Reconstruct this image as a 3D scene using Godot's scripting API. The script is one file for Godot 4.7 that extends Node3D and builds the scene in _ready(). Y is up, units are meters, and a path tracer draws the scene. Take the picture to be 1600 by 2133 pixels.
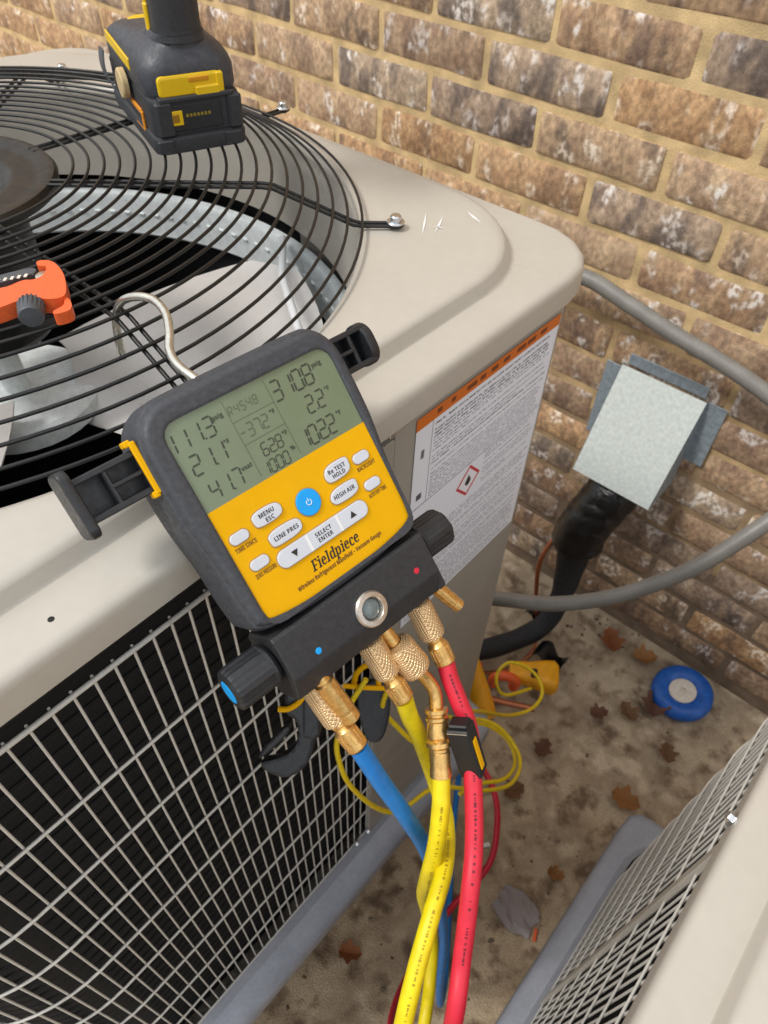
extends Node3D
# A gauge set hung on the edge of a condenser beside a brick wall. Metres, y up, ground at 0, the wall's face at z = 0.

var M := {}
var rng := RandomNumberGenerator.new()

# ------------------------------------------------------------------ setting up
func _ready() -> void:
	rng.seed = 7
	var cam := Camera3D.new()
	cam.name = "camera"
	cam.transform = Transform3D(Basis(Vector3(0.7510180, 0.0285474, -0.6596644), Vector3(-0.5029740, 0.6719921, -0.5435474), Vector3(0.4277723, 0.7400079, 0.5190367)), Vector3(0.7891, 1.5143, 1.1844))
	cam.near = 0.02
	cam.far = 60.0
	cam.keep_aspect = Camera3D.KEEP_HEIGHT
	var at := CameraAttributesPhysical.new()
	at.frustum_focal_length = 16.758
	at.frustum_focus_distance = 0.43
	at.exposure_aperture = 11.0
	at.frustum_near = 0.02
	at.frustum_far = 60.0
	cam.attributes = at
	add_child(cam)
	cam.fov = 71.2
	var env := Environment.new()
	env.background_mode = Environment.BG_SKY
	var sky := Sky.new()
	var sm := ProceduralSkyMaterial.new()
	sm.sky_top_color = Color(0.97, 0.985, 1.0)
	sm.sky_horizon_color = Color(0.70, 0.72, 0.75)
	sm.sky_curve = 0.35
	sm.sky_energy_multiplier = 1.08
	sm.ground_bottom_color = Color(0.36, 0.34, 0.31)
	sm.ground_horizon_color = Color(0.52, 0.51, 0.48)
	sky.sky_material = sm
	env.sky = sky
	env.tonemap_mode = Environment.TONE_MAPPER_LINEAR
	env.tonemap_exposure = 1.2
	env.sdfgi_enabled = true
	env.ssao_enabled = true
	env.ssil_enabled = true
	var we := WorldEnvironment.new()
	we.name = "world_environment"
	we.environment = env
	add_child(we)
	var sun := DirectionalLight3D.new()
	sun.name = "sun"
	sun.light_energy = 0.6
	sun.light_color = Color(1.0, 0.985, 0.965)
	sun.light_angular_distance = 14.0
	sun.shadow_enabled = true
	add_child(sun)
	sun.look_at_from_position(Vector3(-1.9, 5.0, 3.2), Vector3(0.1, 0.0, 0.0))
	make_materials()
	build_ground()
	build_wall()
	build_plinths()
	build_condenser("condenser_unit", Vector3(0.168, 0.0, 1.0), 0.0, "large beige condenser with the gauge hung on its edge, tools on its fan guard", true)
	build_condenser("condenser_unit", Vector3(1.262, -0.19, 0.872), PI, "second beige condenser, lower, only its lid edge and wire guard showing at the right", false)
	build_hood()
	build_conduits()
	build_lineset()
	build_gauge()
	build_hoses()
	build_drill()
	build_cutter()
	build_ground_things()
	build_cables()

# ------------------------------------------------------------------ naming
func tag(o: Node, label: String, category: String, group := "") -> void:
	o.set_meta("label", label)
	o.set_meta("category", category)
	if group != "":
		o.set_meta("group", group)

func numbered(called: String) -> String:
	if not has_node(called):
		return called
	var n := 1
	while has_node("%s_%03d" % [called, n]):
		n += 1
	return "%s_%03d" % [called, n]

func thing(called: String, label: String, category: String, at := Vector3.ZERO, group := "") -> Node3D:
	var o := Node3D.new()
	o.name = numbered(called)
	add_child(o)
	o.position = at
	tag(o, label, category, group)
	return o

func part(called: String, mesh: Mesh, mat: Material, parent: Node, xf := Transform3D()) -> MeshInstance3D:
	var o := MeshInstance3D.new()
	var nm := called
	var n := 1
	while parent.has_node(nm):
		nm = "%s_%03d" % [called, n]
		n += 1
	o.name = nm
	o.mesh = mesh
	o.material_override = mat
	o.transform = xf
	parent.add_child(o, true)
	return o

# ------------------------------------------------------------------ shapes: every shape is a soup of triangles
func finish(v: PackedVector3Array, deg := 35.0, uv := PackedVector2Array()) -> ArrayMesh:
	var nf := v.size() / 3
	var fn := PackedVector3Array()
	fn.resize(nf)
	var at := {}
	for i in nf:
		var n := (v[i * 3 + 2] - v[i * 3]).cross(v[i * 3 + 1] - v[i * 3])
		fn[i] = n
		if deg > 0.0:
			for k in 3:
				var key := Vector3i((v[i * 3 + k] * 40000.0).round())
				if not at.has(key):
					at[key] = PackedInt32Array()
				at[key].append(i)
	var norms := PackedVector3Array()
	norms.resize(v.size())
	var lim := cos(deg_to_rad(deg))
	for i in nf:
		var own := fn[i].normalized()
		for k in 3:
			if deg <= 0.0:
				norms[i * 3 + k] = own
				continue
			var key := Vector3i((v[i * 3 + k] * 40000.0).round())
			var s := Vector3.ZERO
			for j in at[key]:
				if fn[j].normalized().dot(own) >= lim:
					s += fn[j]
			norms[i * 3 + k] = s.normalized() if s.length() > 1e-20 else own
	var arr := []
	arr.resize(Mesh.ARRAY_MAX)
	arr[Mesh.ARRAY_VERTEX] = v
	arr[Mesh.ARRAY_NORMAL] = norms
	if uv.size() == v.size():
		arr[Mesh.ARRAY_TEX_UV] = uv
	var m := ArrayMesh.new()
	m.add_surface_from_arrays(Mesh.PRIMITIVE_TRIANGLES, arr)
	return m

func quad(v: PackedVector3Array, a: Vector3, b: Vector3, c: Vector3, d: Vector3) -> void:
	v.append_array(PackedVector3Array([a, c, b, a, d, c]))

# rows of points, one row above the other; each row runs round
func loft(v: PackedVector3Array, rows: Array, closed := true, cap0 := false, cap1 := false) -> void:
	for r in rows.size() - 1:
		var p: PackedVector3Array = rows[r]
		var q: PackedVector3Array = rows[r + 1]
		var n := p.size()
		for i in (n if closed else n - 1):
			var j := (i + 1) % n
			quad(v, p[i], p[j], q[j], q[i])
	if cap0:
		fan(v, rows[0], false)
	if cap1:
		fan(v, rows[rows.size() - 1], true)

func fan(v: PackedVector3Array, p: PackedVector3Array, up: bool) -> void:
	var c := Vector3.ZERO
	for a in p:
		c += a
	c /= p.size()
	for i in p.size():
		var j := (i + 1) % p.size()
		if up:
			v.append_array(PackedVector3Array([c, p[j], p[i]]))
		else:
			v.append_array(PackedVector3Array([c, p[i], p[j]]))

func moved(v: PackedVector3Array, xf: Transform3D) -> PackedVector3Array:
	return xf * v

func box(v: PackedVector3Array, c: Vector3, s: Vector3, b := 0.0, basis := Basis(), jit := 0.0) -> void:
	var h := s / 2.0
	var P := {}
	for ix in [-1, 1]:
		for iy in [-1, 1]:
			for iz in [-1, 1]:
				var sg := Vector3(ix, iy, iz)
				var jj := Vector3(rng.randf_range(-jit, jit), rng.randf_range(-jit, jit), rng.randf_range(-jit, jit)) if jit > 0.0 else Vector3.ZERO
				for ax in 3:
					var p := Vector3(h.x * ix, h.y * iy, h.z * iz)
					for o in 3:
						if o != ax:
							p[o] -= sg[o] * b
					P[[ix, iy, iz, ax]] = c + basis * (p + jj)
	for ax in 3:
		var u := (ax + 1) % 3
		var w := (ax + 2) % 3
		for sg in [-1, 1]:
			var r := []
			for k in [[-1, -1], [1, -1], [1, 1], [-1, 1]]:
				var id := [0, 0, 0]
				id[ax] = sg
				id[u] = k[0]
				id[w] = k[1]
				r.append(P[[id[0], id[1], id[2], ax]])
			if sg > 0:
				quad(v, r[0], r[1], r[2], r[3])
			else:
				quad(v, r[0], r[3], r[2], r[1])
	if b <= 0.0:
		return
	for ax in 3: # edges along ax
		var u := (ax + 1) % 3
		var w := (ax + 2) % 3
		for su in [-1, 1]:
			for sw in [-1, 1]:
				var a := [0, 0, 0]
				a[u] = su
				a[w] = sw
				a[ax] = -1
				var p0 = P[[a[0], a[1], a[2], u]]
				var p1 = P[[a[0], a[1], a[2], w]]
				a[ax] = 1
				var p2 = P[[a[0], a[1], a[2], w]]
				var p3 = P[[a[0], a[1], a[2], u]]
				if su * sw > 0:
					quad(v, p0, p1, p2, p3)
				else:
					quad(v, p3, p2, p1, p0)
	for ix in [-1, 1]:
		for iy in [-1, 1]:
			for iz in [-1, 1]:
				var a: Vector3 = P[[ix, iy, iz, 0]]
				var b2: Vector3 = P[[ix, iy, iz, 1]]
				var c2: Vector3 = P[[ix, iy, iz, 2]]
				if ix * iy * iz > 0:
					v.append_array(PackedVector3Array([a, c2, b2]))
				else:
					v.append_array(PackedVector3Array([a, b2, c2]))

func circle(r: float, n: int, y := 0.0, c := Vector3.ZERO) -> PackedVector3Array:
	var p := PackedVector3Array()
	for i in n:
		var a := TAU * i / n
		p.append(c + Vector3(cos(a) * r, y, -sin(a) * r))
	return p

# turned shape round the axis from a towards b; profile holds (radius, distance along the axis)
func lathe(v: PackedVector3Array, profile: Array, a := Vector3.ZERO, dir := Vector3.UP, n := 24) -> void:
	var B := aim(dir)
	var rows := []
	for q in profile:
		var row := PackedVector3Array()
		for i in n:
			var t := TAU * i / n
			row.append(a + B * Vector3(cos(t) * q.x, q.y, -sin(t) * q.x))
		rows.append(row)
	loft(v, rows)

func aim(dir: Vector3) -> Basis: # a basis whose y looks along dir
	var y := dir.normalized()
	var x := y.cross(Vector3(0, 0, 1) if absf(y.z) < 0.9 else Vector3(1, 0, 0)).normalized()
	return Basis(x, y, x.cross(y))

func smooth(p: PackedVector3Array, n := 8, closed := false) -> PackedVector3Array:
	var o := PackedVector3Array()
	var c := p.size()
	for i in (c if closed else c - 1):
		var a := p[(i - 1 + c) % c] if closed or i > 0 else p[0] * 2.0 - p[1]
		var b := p[i]
		var d := p[(i + 1) % c]
		var e := p[(i + 2) % c] if closed or i + 2 < c else p[c - 1] * 2.0 - p[c - 2]
		for k in n:
			o.append(b.cubic_interpolate(d, a, e, float(k) / n))
	if not closed:
		o.append(p[c - 1])
	return o

# a tube with its own normals; radius may vary along it
func tube(pts: PackedVector3Array, r: float, sides := 10, closed := false, radii := PackedFloat32Array()) -> ArrayMesh:
	var st := SurfaceTool.new()
	st.begin(Mesh.PRIMITIVE_TRIANGLES)
	tube_into(st, pts, r, sides, closed, radii)
	return st.commit()

func tube_into(st: SurfaceTool, pts: PackedVector3Array, r: float, sides := 10, closed := false, radii := PackedFloat32Array()) -> void:
	var n := pts.size()
	var up := Vector3.UP
	var pos := []
	var nor := []
	for i in n:
		var t := (pts[(i + 1) % n] - pts[(i - 1 + n) % n]) if closed else (pts[mini(i + 1, n - 1)] - pts[maxi(i - 1, 0)])
		t = t.normalized()
		if i == 0:
			up = aim(t).x
		up = (up - t * up.dot(t)).normalized()
		var side := t.cross(up)
		var row := PackedVector3Array()
		var rn := PackedVector3Array()
		var rr := radii[i] if radii.size() == n else r
		for k in sides:
			var a := TAU * k / sides
			var d := up * cos(a) + side * sin(a)
			rn.append(d)
			row.append(pts[i] + d * rr)
		pos.append(row)
		nor.append(rn)
	for i in (n if closed else n - 1):
		var j := (i + 1) % n
		for k in sides:
			var l := (k + 1) % sides
			for q in [[i, k], [j, l], [i, l], [i, k], [j, k], [j, l]]:
				st.set_normal(nor[q[0]][q[1]])
				st.add_vertex(pos[q[0]][q[1]])
	if not closed:
		for e in [0, n - 1]:
			var t := (pts[1] - pts[0]).normalized() * -1.0 if e == 0 else (pts[n - 1] - pts[n - 2]).normalized()
			for k in range(1, sides - 1):
				for q in ([0, k + 1, k] if e else [0, k, k + 1]):
					st.set_normal(t)
					st.add_vertex(pos[e][q])

func rrect(w: float, h: float, r: float, seg := 5, cx := 0.0, cy := 0.0) -> PackedVector2Array:
	var p := PackedVector2Array()
	for c in 4:
		var ox := (w / 2.0 - r) * (1 if c == 0 or c == 3 else -1)
		var oy := (h / 2.0 - r) * (1 if c < 2 else -1)
		for k in seg + 1:
			var a := PI / 2.0 * (c + float(k) / seg)
			p.append(Vector2(cx + ox + cos(a) * r, cy + oy + sin(a) * r))
	return p

func inset(p: PackedVector2Array, d: float) -> PackedVector2Array: # one point for one point
	var o := PackedVector2Array()
	var n := p.size()
	for i in n:
		var e1 := (p[i] - p[(i - 1 + n) % n]).normalized()
		var e2 := (p[(i + 1) % n] - p[i]).normalized()
		var nn := Vector2(-e1.y, e1.x) + Vector2(-e2.y, e2.x)
		var l := maxf(nn.length(), 0.7)
		o.append(p[i] + nn / l * d / maxf(l / 2.0, 0.6) * 1.0)
	return o

# a counter-clockwise outline in x, y made solid from z0 to z1, with bevels at both ends
func prism(v: PackedVector3Array, poly: PackedVector2Array, z0: float, z1: float, b := 0.0, xf := Transform3D(), b0 := -1.0) -> void:
	if b0 < 0.0:
		b0 = b
	var steps := []
	if b0 > 0.0:
		steps.append([b0, z0])
		steps.append([b0 * 0.3, z0 + b0 * 0.3])
	steps.append([0.0, z0 + b0])
	if z1 - b > z0 + b0 + 1e-6:
		steps.append([0.0, z1 - b])
	if b > 0.0:
		steps.append([b * 0.3, z1 - b * 0.3])
		steps.append([b, z1])
	var rows := []
	for s in steps:
		var q := inset(poly, s[0]) if s[0] > 0.0 else poly
		var row := PackedVector3Array()
		for c in q:
			row.append(xf * Vector3(c.x, c.y, s[1]))
		rows.append(row)
	loft(v, rows)
	for e in 2:
		var s: Array = steps[steps.size() - 1] if e else steps[0]
		var q := inset(poly, s[0]) if s[0] > 0.0 else poly
		var t := Geometry2D.triangulate_polygon(q)
		for i in t.size() / 3:
			var a := [t[i * 3], t[i * 3 + 1], t[i * 3 + 2]]
			var turn := (q[a[1]] - q[a[0]]).cross(q[a[2]] - q[a[0]])
			if (turn > 0.0) != (e == 0):
				a = [a[0], a[2], a[1]]
			for k in a:
				v.append(xf * Vector3(q[k].x, q[k].y, s[1]))

func poly(a: Array) -> PackedVector2Array:
	var p := PackedVector2Array()
	for i in a.size() / 2:
		p.append(Vector2(a[i * 2], a[i * 2 + 1]))
	if Geometry2D.is_polygon_clockwise(p):
		p.reverse()
	return p

func mm(p: PackedVector2Array) -> PackedVector2Array:
	for i in p.size():
		p[i] *= 0.001
	return p

func pts(a: Array) -> PackedVector3Array:
	var p := PackedVector3Array()
	for i in a.size() / 3:
		p.append(Vector3(a[i * 3], a[i * 3 + 1], a[i * 3 + 2]))
	return p

# lettering as thin solid type: height of a capital in metres, sheared for a slant
func letters(text: String, tall: float, slant := 0.0, serif := false, bold := true, width := 0.0, deep := 0.0003) -> ArrayMesh:
	var f := SystemFont.new()
	f.font_names = PackedStringArray(["Droid Serif" if serif else "Droid Sans"])
	f.font_weight = 700 if bold else 400
	var t := TextMesh.new()
	t.font = f
	t.font_size = 32
	t.pixel_size = tall / 23.0
	t.curve_step = 2.0
	t.depth = deep
	t.text = text
	var arr := t.get_mesh_arrays()
	var p: PackedVector3Array = arr[Mesh.ARRAY_VERTEX]
	var lo := INF
	var hi := -INF
	for a in p:
		lo = minf(lo, a.x)
		hi = maxf(hi, a.x)
	var k := width / (hi - lo) if width > 0.0 else 1.0
	for i in p.size():
		p[i].x = (p[i].x - (lo + hi) / 2.0) * k + p[i].y * slant
	arr[Mesh.ARRAY_VERTEX] = p
	var m := ArrayMesh.new()
	m.add_surface_from_arrays(Mesh.PRIMITIVE_TRIANGLES, arr)
	return m

# ------------------------------------------------------------------ materials
func lin(r: float, g: float, b: float) -> Color:
	return Color(r, g, b).linear_to_srgb()

func mat(c: Color, rough := 0.6, metal := 0.0) -> StandardMaterial3D:
	var m := StandardMaterial3D.new()
	m.albedo_color = c
	m.roughness = rough
	m.metallic = metal
	return m

func noise(freq: float, oct := 4, sd := 1, kind := FastNoiseLite.TYPE_SIMPLEX_SMOOTH) -> FastNoiseLite:
	var n := FastNoiseLite.new()
	n.noise_type = kind
	n.frequency = freq
	n.fractal_octaves = oct
	n.seed = sd
	return n

func grey(w: int, h: int, freq: float, oct: int, sd: int, w0 := 0, h0 := 0) -> PackedByteArray:
	var im := noise(freq, oct, sd).get_seamless_image(w0 if w0 else w, h0 if h0 else h)
	im.resize(w, h, Image.INTERPOLATE_CUBIC)
	im.convert(Image.FORMAT_L8)
	return im.get_data()

func triplanar(m: StandardMaterial3D, tile: float, off := Vector3.ZERO, world := true) -> StandardMaterial3D:
	m.uv1_triplanar = true
	m.uv1_world_triplanar = world
	m.uv1_triplanar_sharpness = 6.0
	m.uv1_scale = Vector3.ONE / tile
	m.uv1_offset = off
	return m

func bump(bytes: PackedByteArray, w: int, h: int, k: float) -> ImageTexture:
	var im := Image.create_from_data(w, h, false, Image.FORMAT_L8, bytes)
	im.convert(Image.FORMAT_RGBA8)
	im.bump_map_to_normal_map(k)
	return ImageTexture.create_from_image(im)

func rgbtex(d: PackedByteArray, w: int, h: int) -> ImageTexture:
	return ImageTexture.create_from_image(Image.create_from_data(w, h, false, Image.FORMAT_RGB8, d))

var shared := {}

func wear(base: Color, amount: float, tile: float, sd: int, rough := 0.6, metal := 0.0, freq := 0.02, rough_var := 0.25, relief := 0.0) -> StandardMaterial3D:
	# paint or plastic whose tone and gloss vary a little over its surface; the patterns are shared
	var n := 256
	var fk := 0 if freq < 0.025 else 1
	var ak := 0 if amount < 0.045 else 1 if amount < 0.09 else 2 if amount < 0.17 else 3
	var amp: float = [0.022, 0.075, 0.14, 0.26][ak]
	var key := "tone %d %d" % [fk, ak]
	if not shared.has(key):
		var a := grey(n, n, [0.014, 0.045][fk], 4, 3 + fk)
		var b := grey(n, n, 0.16, 3, 12 + fk)
		var d := PackedByteArray()
		d.resize(n * n)
		for i in n * n:
			d[i] = clampi(int(228.0 * (1.0 + amp * ((a[i] - 128) / 128.0 * 0.8 + (b[i] - 128) / 128.0 * 0.5))), 0, 255)
		shared[key] = ImageTexture.create_from_image(Image.create_from_data(n, n, false, Image.FORMAT_L8, d))
	var rk := "rough %d" % fk
	if not shared.has(rk):
		var a := grey(n, n, [0.014, 0.045][fk], 4, 31 + fk)
		for i in n * n:
			a[i] = clampi(int(215.0 + (a[i] - 128) * 0.42), 0, 255)
		shared[rk] = ImageTexture.create_from_image(Image.create_from_data(n, n, false, Image.FORMAT_L8, a))
	var l := base.srgb_to_linear()
	var up := 1.0 / Color8(228, 228, 228).srgb_to_linear().r
	var m := mat(Color(minf(l.r * up, 1.0), minf(l.g * up, 1.0), minf(l.b * up, 1.0)).linear_to_srgb(), minf(rough * 1.18, 1.0), metal)
	m.albedo_texture = shared[key]
	m.roughness_texture = shared[rk]
	if relief > 0.0:
		if not shared.has("relief"):
			shared["relief"] = bump(grey(n, n, 0.16, 3, 12), n, n, 2.0)
		m.normal_enabled = true
		m.normal_texture = shared["relief"]
		m.normal_scale = minf(relief * 0.5, 1.2)
	return triplanar(m, tile, Vector3(sd * 0.13, sd * 0.37, 0), false)

func mixc(a: Vector3, b: Vector3, t: float) -> Vector3:
	return a.lerp(b, clampf(t, 0.0, 1.0))

func make_materials() -> void:
	# bricks: three mixes of brown, grey and white bloom, each in four tones
	var n := 512
	var speck := grey(n, n, 0.30, 3, 5)
	var grain := grey(n, n, 0.09, 4, 15, n, n * 3 / 4)
	var band := grey(n, n, 0.03, 2, 6, n, n / 4)
	M.brick = []
	for s in 3:
		var a := grey(n, n, 0.022, 3, 20 + s)
		var dark := grey(n, n, 0.014, 3, 40 + s, n, n / 2)
		var white := grey(n, n, 0.020, 3, 60 + s, n, n * 2 / 3)
		var d := PackedByteArray()
		d.resize(n * n * 3)
		var c0: Vector3 = [Vector3(212, 184, 152), Vector3(204, 174, 140), Vector3(200, 178, 154)][s]
		var c1: Vector3 = [Vector3(192, 162, 134), Vector3(182, 150, 120), Vector3(180, 158, 138)][s]
		var cd: Vector3 = [Vector3(166, 140, 118), Vector3(142, 119, 102), Vector3(132, 118, 108)][s]
		var wl: float = [160.0, 152.0, 146.0][s]
		for i in n * n:
			var c := mixc(c0, c1, (a[i] - 90) / 80.0)
			c = mixc(c, cd, (dark[i] + (band[i] - 128) * 0.40 - 136) / 66.0)
			var w := (white[i] + (band[i] - 128) * 0.26 - wl) / 34.0
			w = clampf(w, 0.0, 1.0) * clampf(0.70 + (grain[i] - 128) / 90.0, 0.2, 1.0)
			c = mixc(c, Vector3(238, 231, 226), w * 0.90)
			c *= 1.0 + (speck[i] - 128) / 128.0 * 0.15 + (grain[i] - 128) / 128.0 * 0.20 + (band[i] - 128) / 128.0 * 0.08
			d[i * 3] = clampi(int(c.x), 0, 255)
			d[i * 3 + 1] = clampi(int(c.y), 0, 255)
			d[i * 3 + 2] = clampi(int(c.z), 0, 255)
		var tex := rgbtex(d, n, n)
		if s == 0:
			for i in n * n:
				speck[i] = clampi(128 + int((speck[i] - 128) * 0.5 + (grain[i] - 128) * 0.6), 0, 255)
			shared["brick relief"] = bump(speck, n, n, 1.6)
			speck = grey(n, n, 0.30, 3, 5)
		for k in 4:
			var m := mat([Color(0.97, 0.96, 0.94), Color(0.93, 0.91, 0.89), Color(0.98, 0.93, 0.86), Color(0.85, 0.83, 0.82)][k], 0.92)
			m.albedo_texture = tex
			m.normal_enabled = true
			m.normal_texture = shared["brick relief"]
			m.normal_scale = 0.6
			m.vertex_color_use_as_albedo = true
			M.brick.append(triplanar(m, 0.62, Vector3(0.23 * k + 0.1 * s, 0.41 * k, 0.0)))
	# mortar: sandy, darker lower down for dirt and for shade put into the colour
	var sand := grey(256, 256, 0.45, 2, 91)
	var patchy := grey(256, 256, 0.02, 4, 92)
	var sd := PackedByteArray()
	sd.resize(256 * 256)
	for i in 256 * 256:
		sd[i] = clampi(int(222.0 * (1.0 + (sand[i] - 128) / 128.0 * 0.10 + (patchy[i] - 128) / 128.0 * 0.14)), 0, 255)
	var sandtex := ImageTexture.create_from_image(Image.create_from_data(256, 256, false, Image.FORMAT_L8, sd))
	var sandrel := bump(sand, 256, 256, 1.5)
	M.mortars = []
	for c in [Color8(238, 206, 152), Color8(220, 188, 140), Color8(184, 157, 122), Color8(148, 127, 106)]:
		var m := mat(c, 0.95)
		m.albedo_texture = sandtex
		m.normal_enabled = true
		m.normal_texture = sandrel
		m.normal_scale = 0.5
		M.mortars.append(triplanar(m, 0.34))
	# concrete ground with dirt, grit and damp stains
	var g := 1024
	var ga := grey(g, g, 0.008, 5, 11)
	var gb := grey(g, g, 0.03, 4, 12)
	var gc := grey(g, g, 0.25, 3, 13)
	var gd := grey(g, g, 0.015, 4, 14)
	var gg := PackedByteArray()
	gg.resize(g * g * 3)
	for i in g * g:
		var c := mixc(Vector3(182, 163, 137), Vector3(148, 129, 106), (ga[i] - 90) / 90.0)
		c = mixc(c, Vector3(112, 93, 74), (gb[i] * 0.35 + gd[i] * 0.75 - 140) / 70.0 * 0.95)
		c = mixc(c, Vector3(196, 178, 152), (ga[i] - 150) / 70.0)
		c *= 1.0 + (gc[i] - 128) / 128.0 * 0.13
		gg[i * 3] = clampi(int(c.x), 0, 255)
		gg[i * 3 + 1] = clampi(int(c.y), 0, 255)
		gg[i * 3 + 2] = clampi(int(c.z), 0, 255)
	var gm := mat(Color(1.0, 1.0, 1.0), 0.95)
	gm.albedo_texture = rgbtex(gg, g, g)
	gm.normal_enabled = true
	gm.normal_texture = bump(gc, g, g, 1.3)
	M.ground = triplanar(gm, 1.15)
	M.plinth = wear(Color8(150, 142, 130), 0.2, 0.4, 17, 0.95, 0.0, 0.03, 0.05, 3.0)
	M.paint = wear(Color8(184, 178, 167), 0.02, 0.5, 21, 0.34, 0.0, 0.012, 0.07)
	M.panel = wear(Color8(160, 155, 146), 0.04, 0.3, 23, 0.42, 0.0, 0.012, 0.06)
	M.pan = wear(Color8(154, 159, 170), 0.06, 0.3, 24, 0.4, 0.0, 0.02, 0.1)
	M.wire = wear(Color8(204, 201, 194), 0.08, 0.2, 25, 0.45)
	M.black_wire = wear(Color8(20, 20, 20), 0.25, 0.2, 26, 0.45, 0.0, 0.04, 0.12)
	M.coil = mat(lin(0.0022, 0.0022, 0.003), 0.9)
	M.inner = wear(Color8(160, 162, 158), 0.05, 0.3, 27, 0.42)
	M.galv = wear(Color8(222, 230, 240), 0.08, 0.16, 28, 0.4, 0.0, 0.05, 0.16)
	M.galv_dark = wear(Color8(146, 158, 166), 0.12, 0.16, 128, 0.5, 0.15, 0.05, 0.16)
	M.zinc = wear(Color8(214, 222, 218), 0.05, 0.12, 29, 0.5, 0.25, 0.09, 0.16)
	M.blade = wear(Color8(216, 211, 206), 0.02, 0.3, 30, 0.34, 0.25, 0.015, 0.14)
	M.motor_plate = wear(Color8(32, 28, 22), 0.25, 0.15, 31, 0.45, 0.1, 0.05, 0.1)
	M.screw = mat(lin(0.62, 0.64, 0.66), 0.25, 0.95)
	M.dark = mat(lin(0.006, 0.006, 0.006), 0.7)
	M.white = mat(lin(0.80, 0.80, 0.78), 0.5)
	M.rod = mat(lin(0.86, 0.87, 0.88), 0.3)
	# gauge
	M.rubber = wear(Color8(62, 64, 69), 0.11, 0.05, 33, 0.58, 0.0, 0.03, 0.10, 0.35)
	M.block = wear(Color8(44, 44, 46), 0.14, 0.06, 34, 0.5, 0.0, 0.05, 0.12, 0.5)
	M.black = wear(Color8(36, 37, 40), 0.16, 0.06, 35, 0.42, 0.0, 0.05, 0.12)
	M.lcd = wear(Color8(116, 128, 102), 0.03, 0.1, 36, 0.22, 0.0, 0.01, 0.03)
	M.seg = mat(Color8(58, 62, 48), 0.5)
	M.segfaint = mat(Color8(86, 94, 74), 0.5)
	M.face = wear(Color8(255, 170, 0), 0.03, 0.1, 37, 0.7, 0.0, 0.02, 0.06)
	M.key = wear(Color8(204, 208, 216), 0.03, 0.05, 38, 0.5)
	M.keyrim = mat(Color8(176, 136, 70), 0.6)
	M.blue = mat(Color8(0, 158, 236), 0.5)
	M.face.metallic_specular = 0.3
	M.ink = mat(Color8(40, 36, 30), 0.6)
	M.brownink = mat(Color8(110, 70, 20), 0.6)
	M.glass = mat(Color(0.9, 1.0, 1.0, 0.15), 0.05)
	M.glass.transparency = BaseMaterial3D.TRANSPARENCY_ALPHA
	M.steel = wear(Color8(206, 203, 192), 0.05, 0.05, 39, 0.26, 0.85, 0.03, 0.1)
	M.nickel = wear(Color8(206, 196, 184), 0.08, 0.03, 139, 0.3, 0.85, 0.05, 0.1)
	M.brass = wear(Color8(226, 182, 112), 0.12, 0.04, 40, 0.3, 0.9, 0.05, 0.12)
	M.copper = wear(Color8(186, 118, 84), 0.15, 0.06, 41, 0.42, 0.9, 0.05, 0.12)
	# knurling: a diamond relief
	var kn := PackedByteArray()
	kn.resize(64 * 64)
	for y in 64:
		for x in 64:
			var p := absf(fposmod((x + y) / 16.0, 1.0) - 0.5) * 2.0
			var q := absf(fposmod((x - y) / 16.0, 1.0) - 0.5) * 2.0
			kn[y * 64 + x] = int(255.0 * minf(minf(p, q) * 1.6, 1.0))
	M.knurl = mat(Color8(238, 204, 156), 0.42, 0.8)
	M.knurl.normal_enabled = true
	M.knurl.normal_texture = bump(kn, 64, 64, 5.0)
	triplanar(M.knurl, 0.0085, Vector3.ZERO, false)
	M.blue_hose = wear(Color8(16, 122, 200), 0.07, 0.05, 42, 0.46)
	M.red_hose = wear(Color8(206, 34, 56), 0.07, 0.05, 43, 0.46)
	M.yellow_hose = wear(Color8(236, 206, 14), 0.05, 0.05, 44, 0.46)
	M.cable = wear(Color8(240, 196, 20), 0.08, 0.05, 45, 0.5)
	M.hose_ink = mat(Color8(112, 18, 34), 0.6)
	M.hose_ink2 = mat(Color8(170, 142, 10), 0.6)
	M.conduit = wear(Color8(126, 123, 117), 0.08, 0.2, 46, 0.5)
	M.insulation = wear(Color8(30, 30, 32), 0.25, 0.1, 47, 0.7, 0.0, 0.05, 0.1, 2.0)
	M.tape = wear(Color8(14, 14, 15), 0.2, 0.1, 48, 0.10, 0.0, 0.05, 0.08, 2.0)
	M.tape_blue = wear(Color8(28, 92, 178), 0.10, 0.08, 49, 0.42)
	M.core = wear(Color8(222, 210, 194), 0.06, 0.05, 50, 0.8)
	M.leaf = []
	for k in 4:
		M.leaf.append(wear([Color8(140, 84, 48), Color8(116, 84, 56), Color8(150, 104, 58), Color8(106, 72, 54)][k], 0.3, 0.05, 51 + k, 0.8, 0.0, 0.05, 0.1, 2.0))
	M.drill_yellow = wear(Color8(246, 188, 6), 0.04, 0.08, 56, 0.42)
	M.drill_black = wear(Color8(48, 49, 52), 0.14, 0.05, 57, 0.55, 0.0, 0.06, 0.1, 1.2)
	M.drill_grey = wear(Color8(62, 64, 70), 0.10, 0.07, 58, 0.5, 0.0, 0.03, 0.1, 0.6)
	M.orange = wear(Color8(238, 98, 48), 0.08, 0.04, 59, 0.4, 0.0, 0.04, 0.1)
	M.knob_grey = wear(Color8(84, 87, 92), 0.08, 0.04, 60, 0.45, 0.3)
	M.label_tex = mat(Color.WHITE, 0.4)
	M.clamp_yellow = wear(Color8(226, 158, 16), 0.08, 0.08, 63, 0.5)
	M.lever_black = wear(Color8(24, 25, 28), 0.1, 0.06, 64, 0.4)
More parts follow.
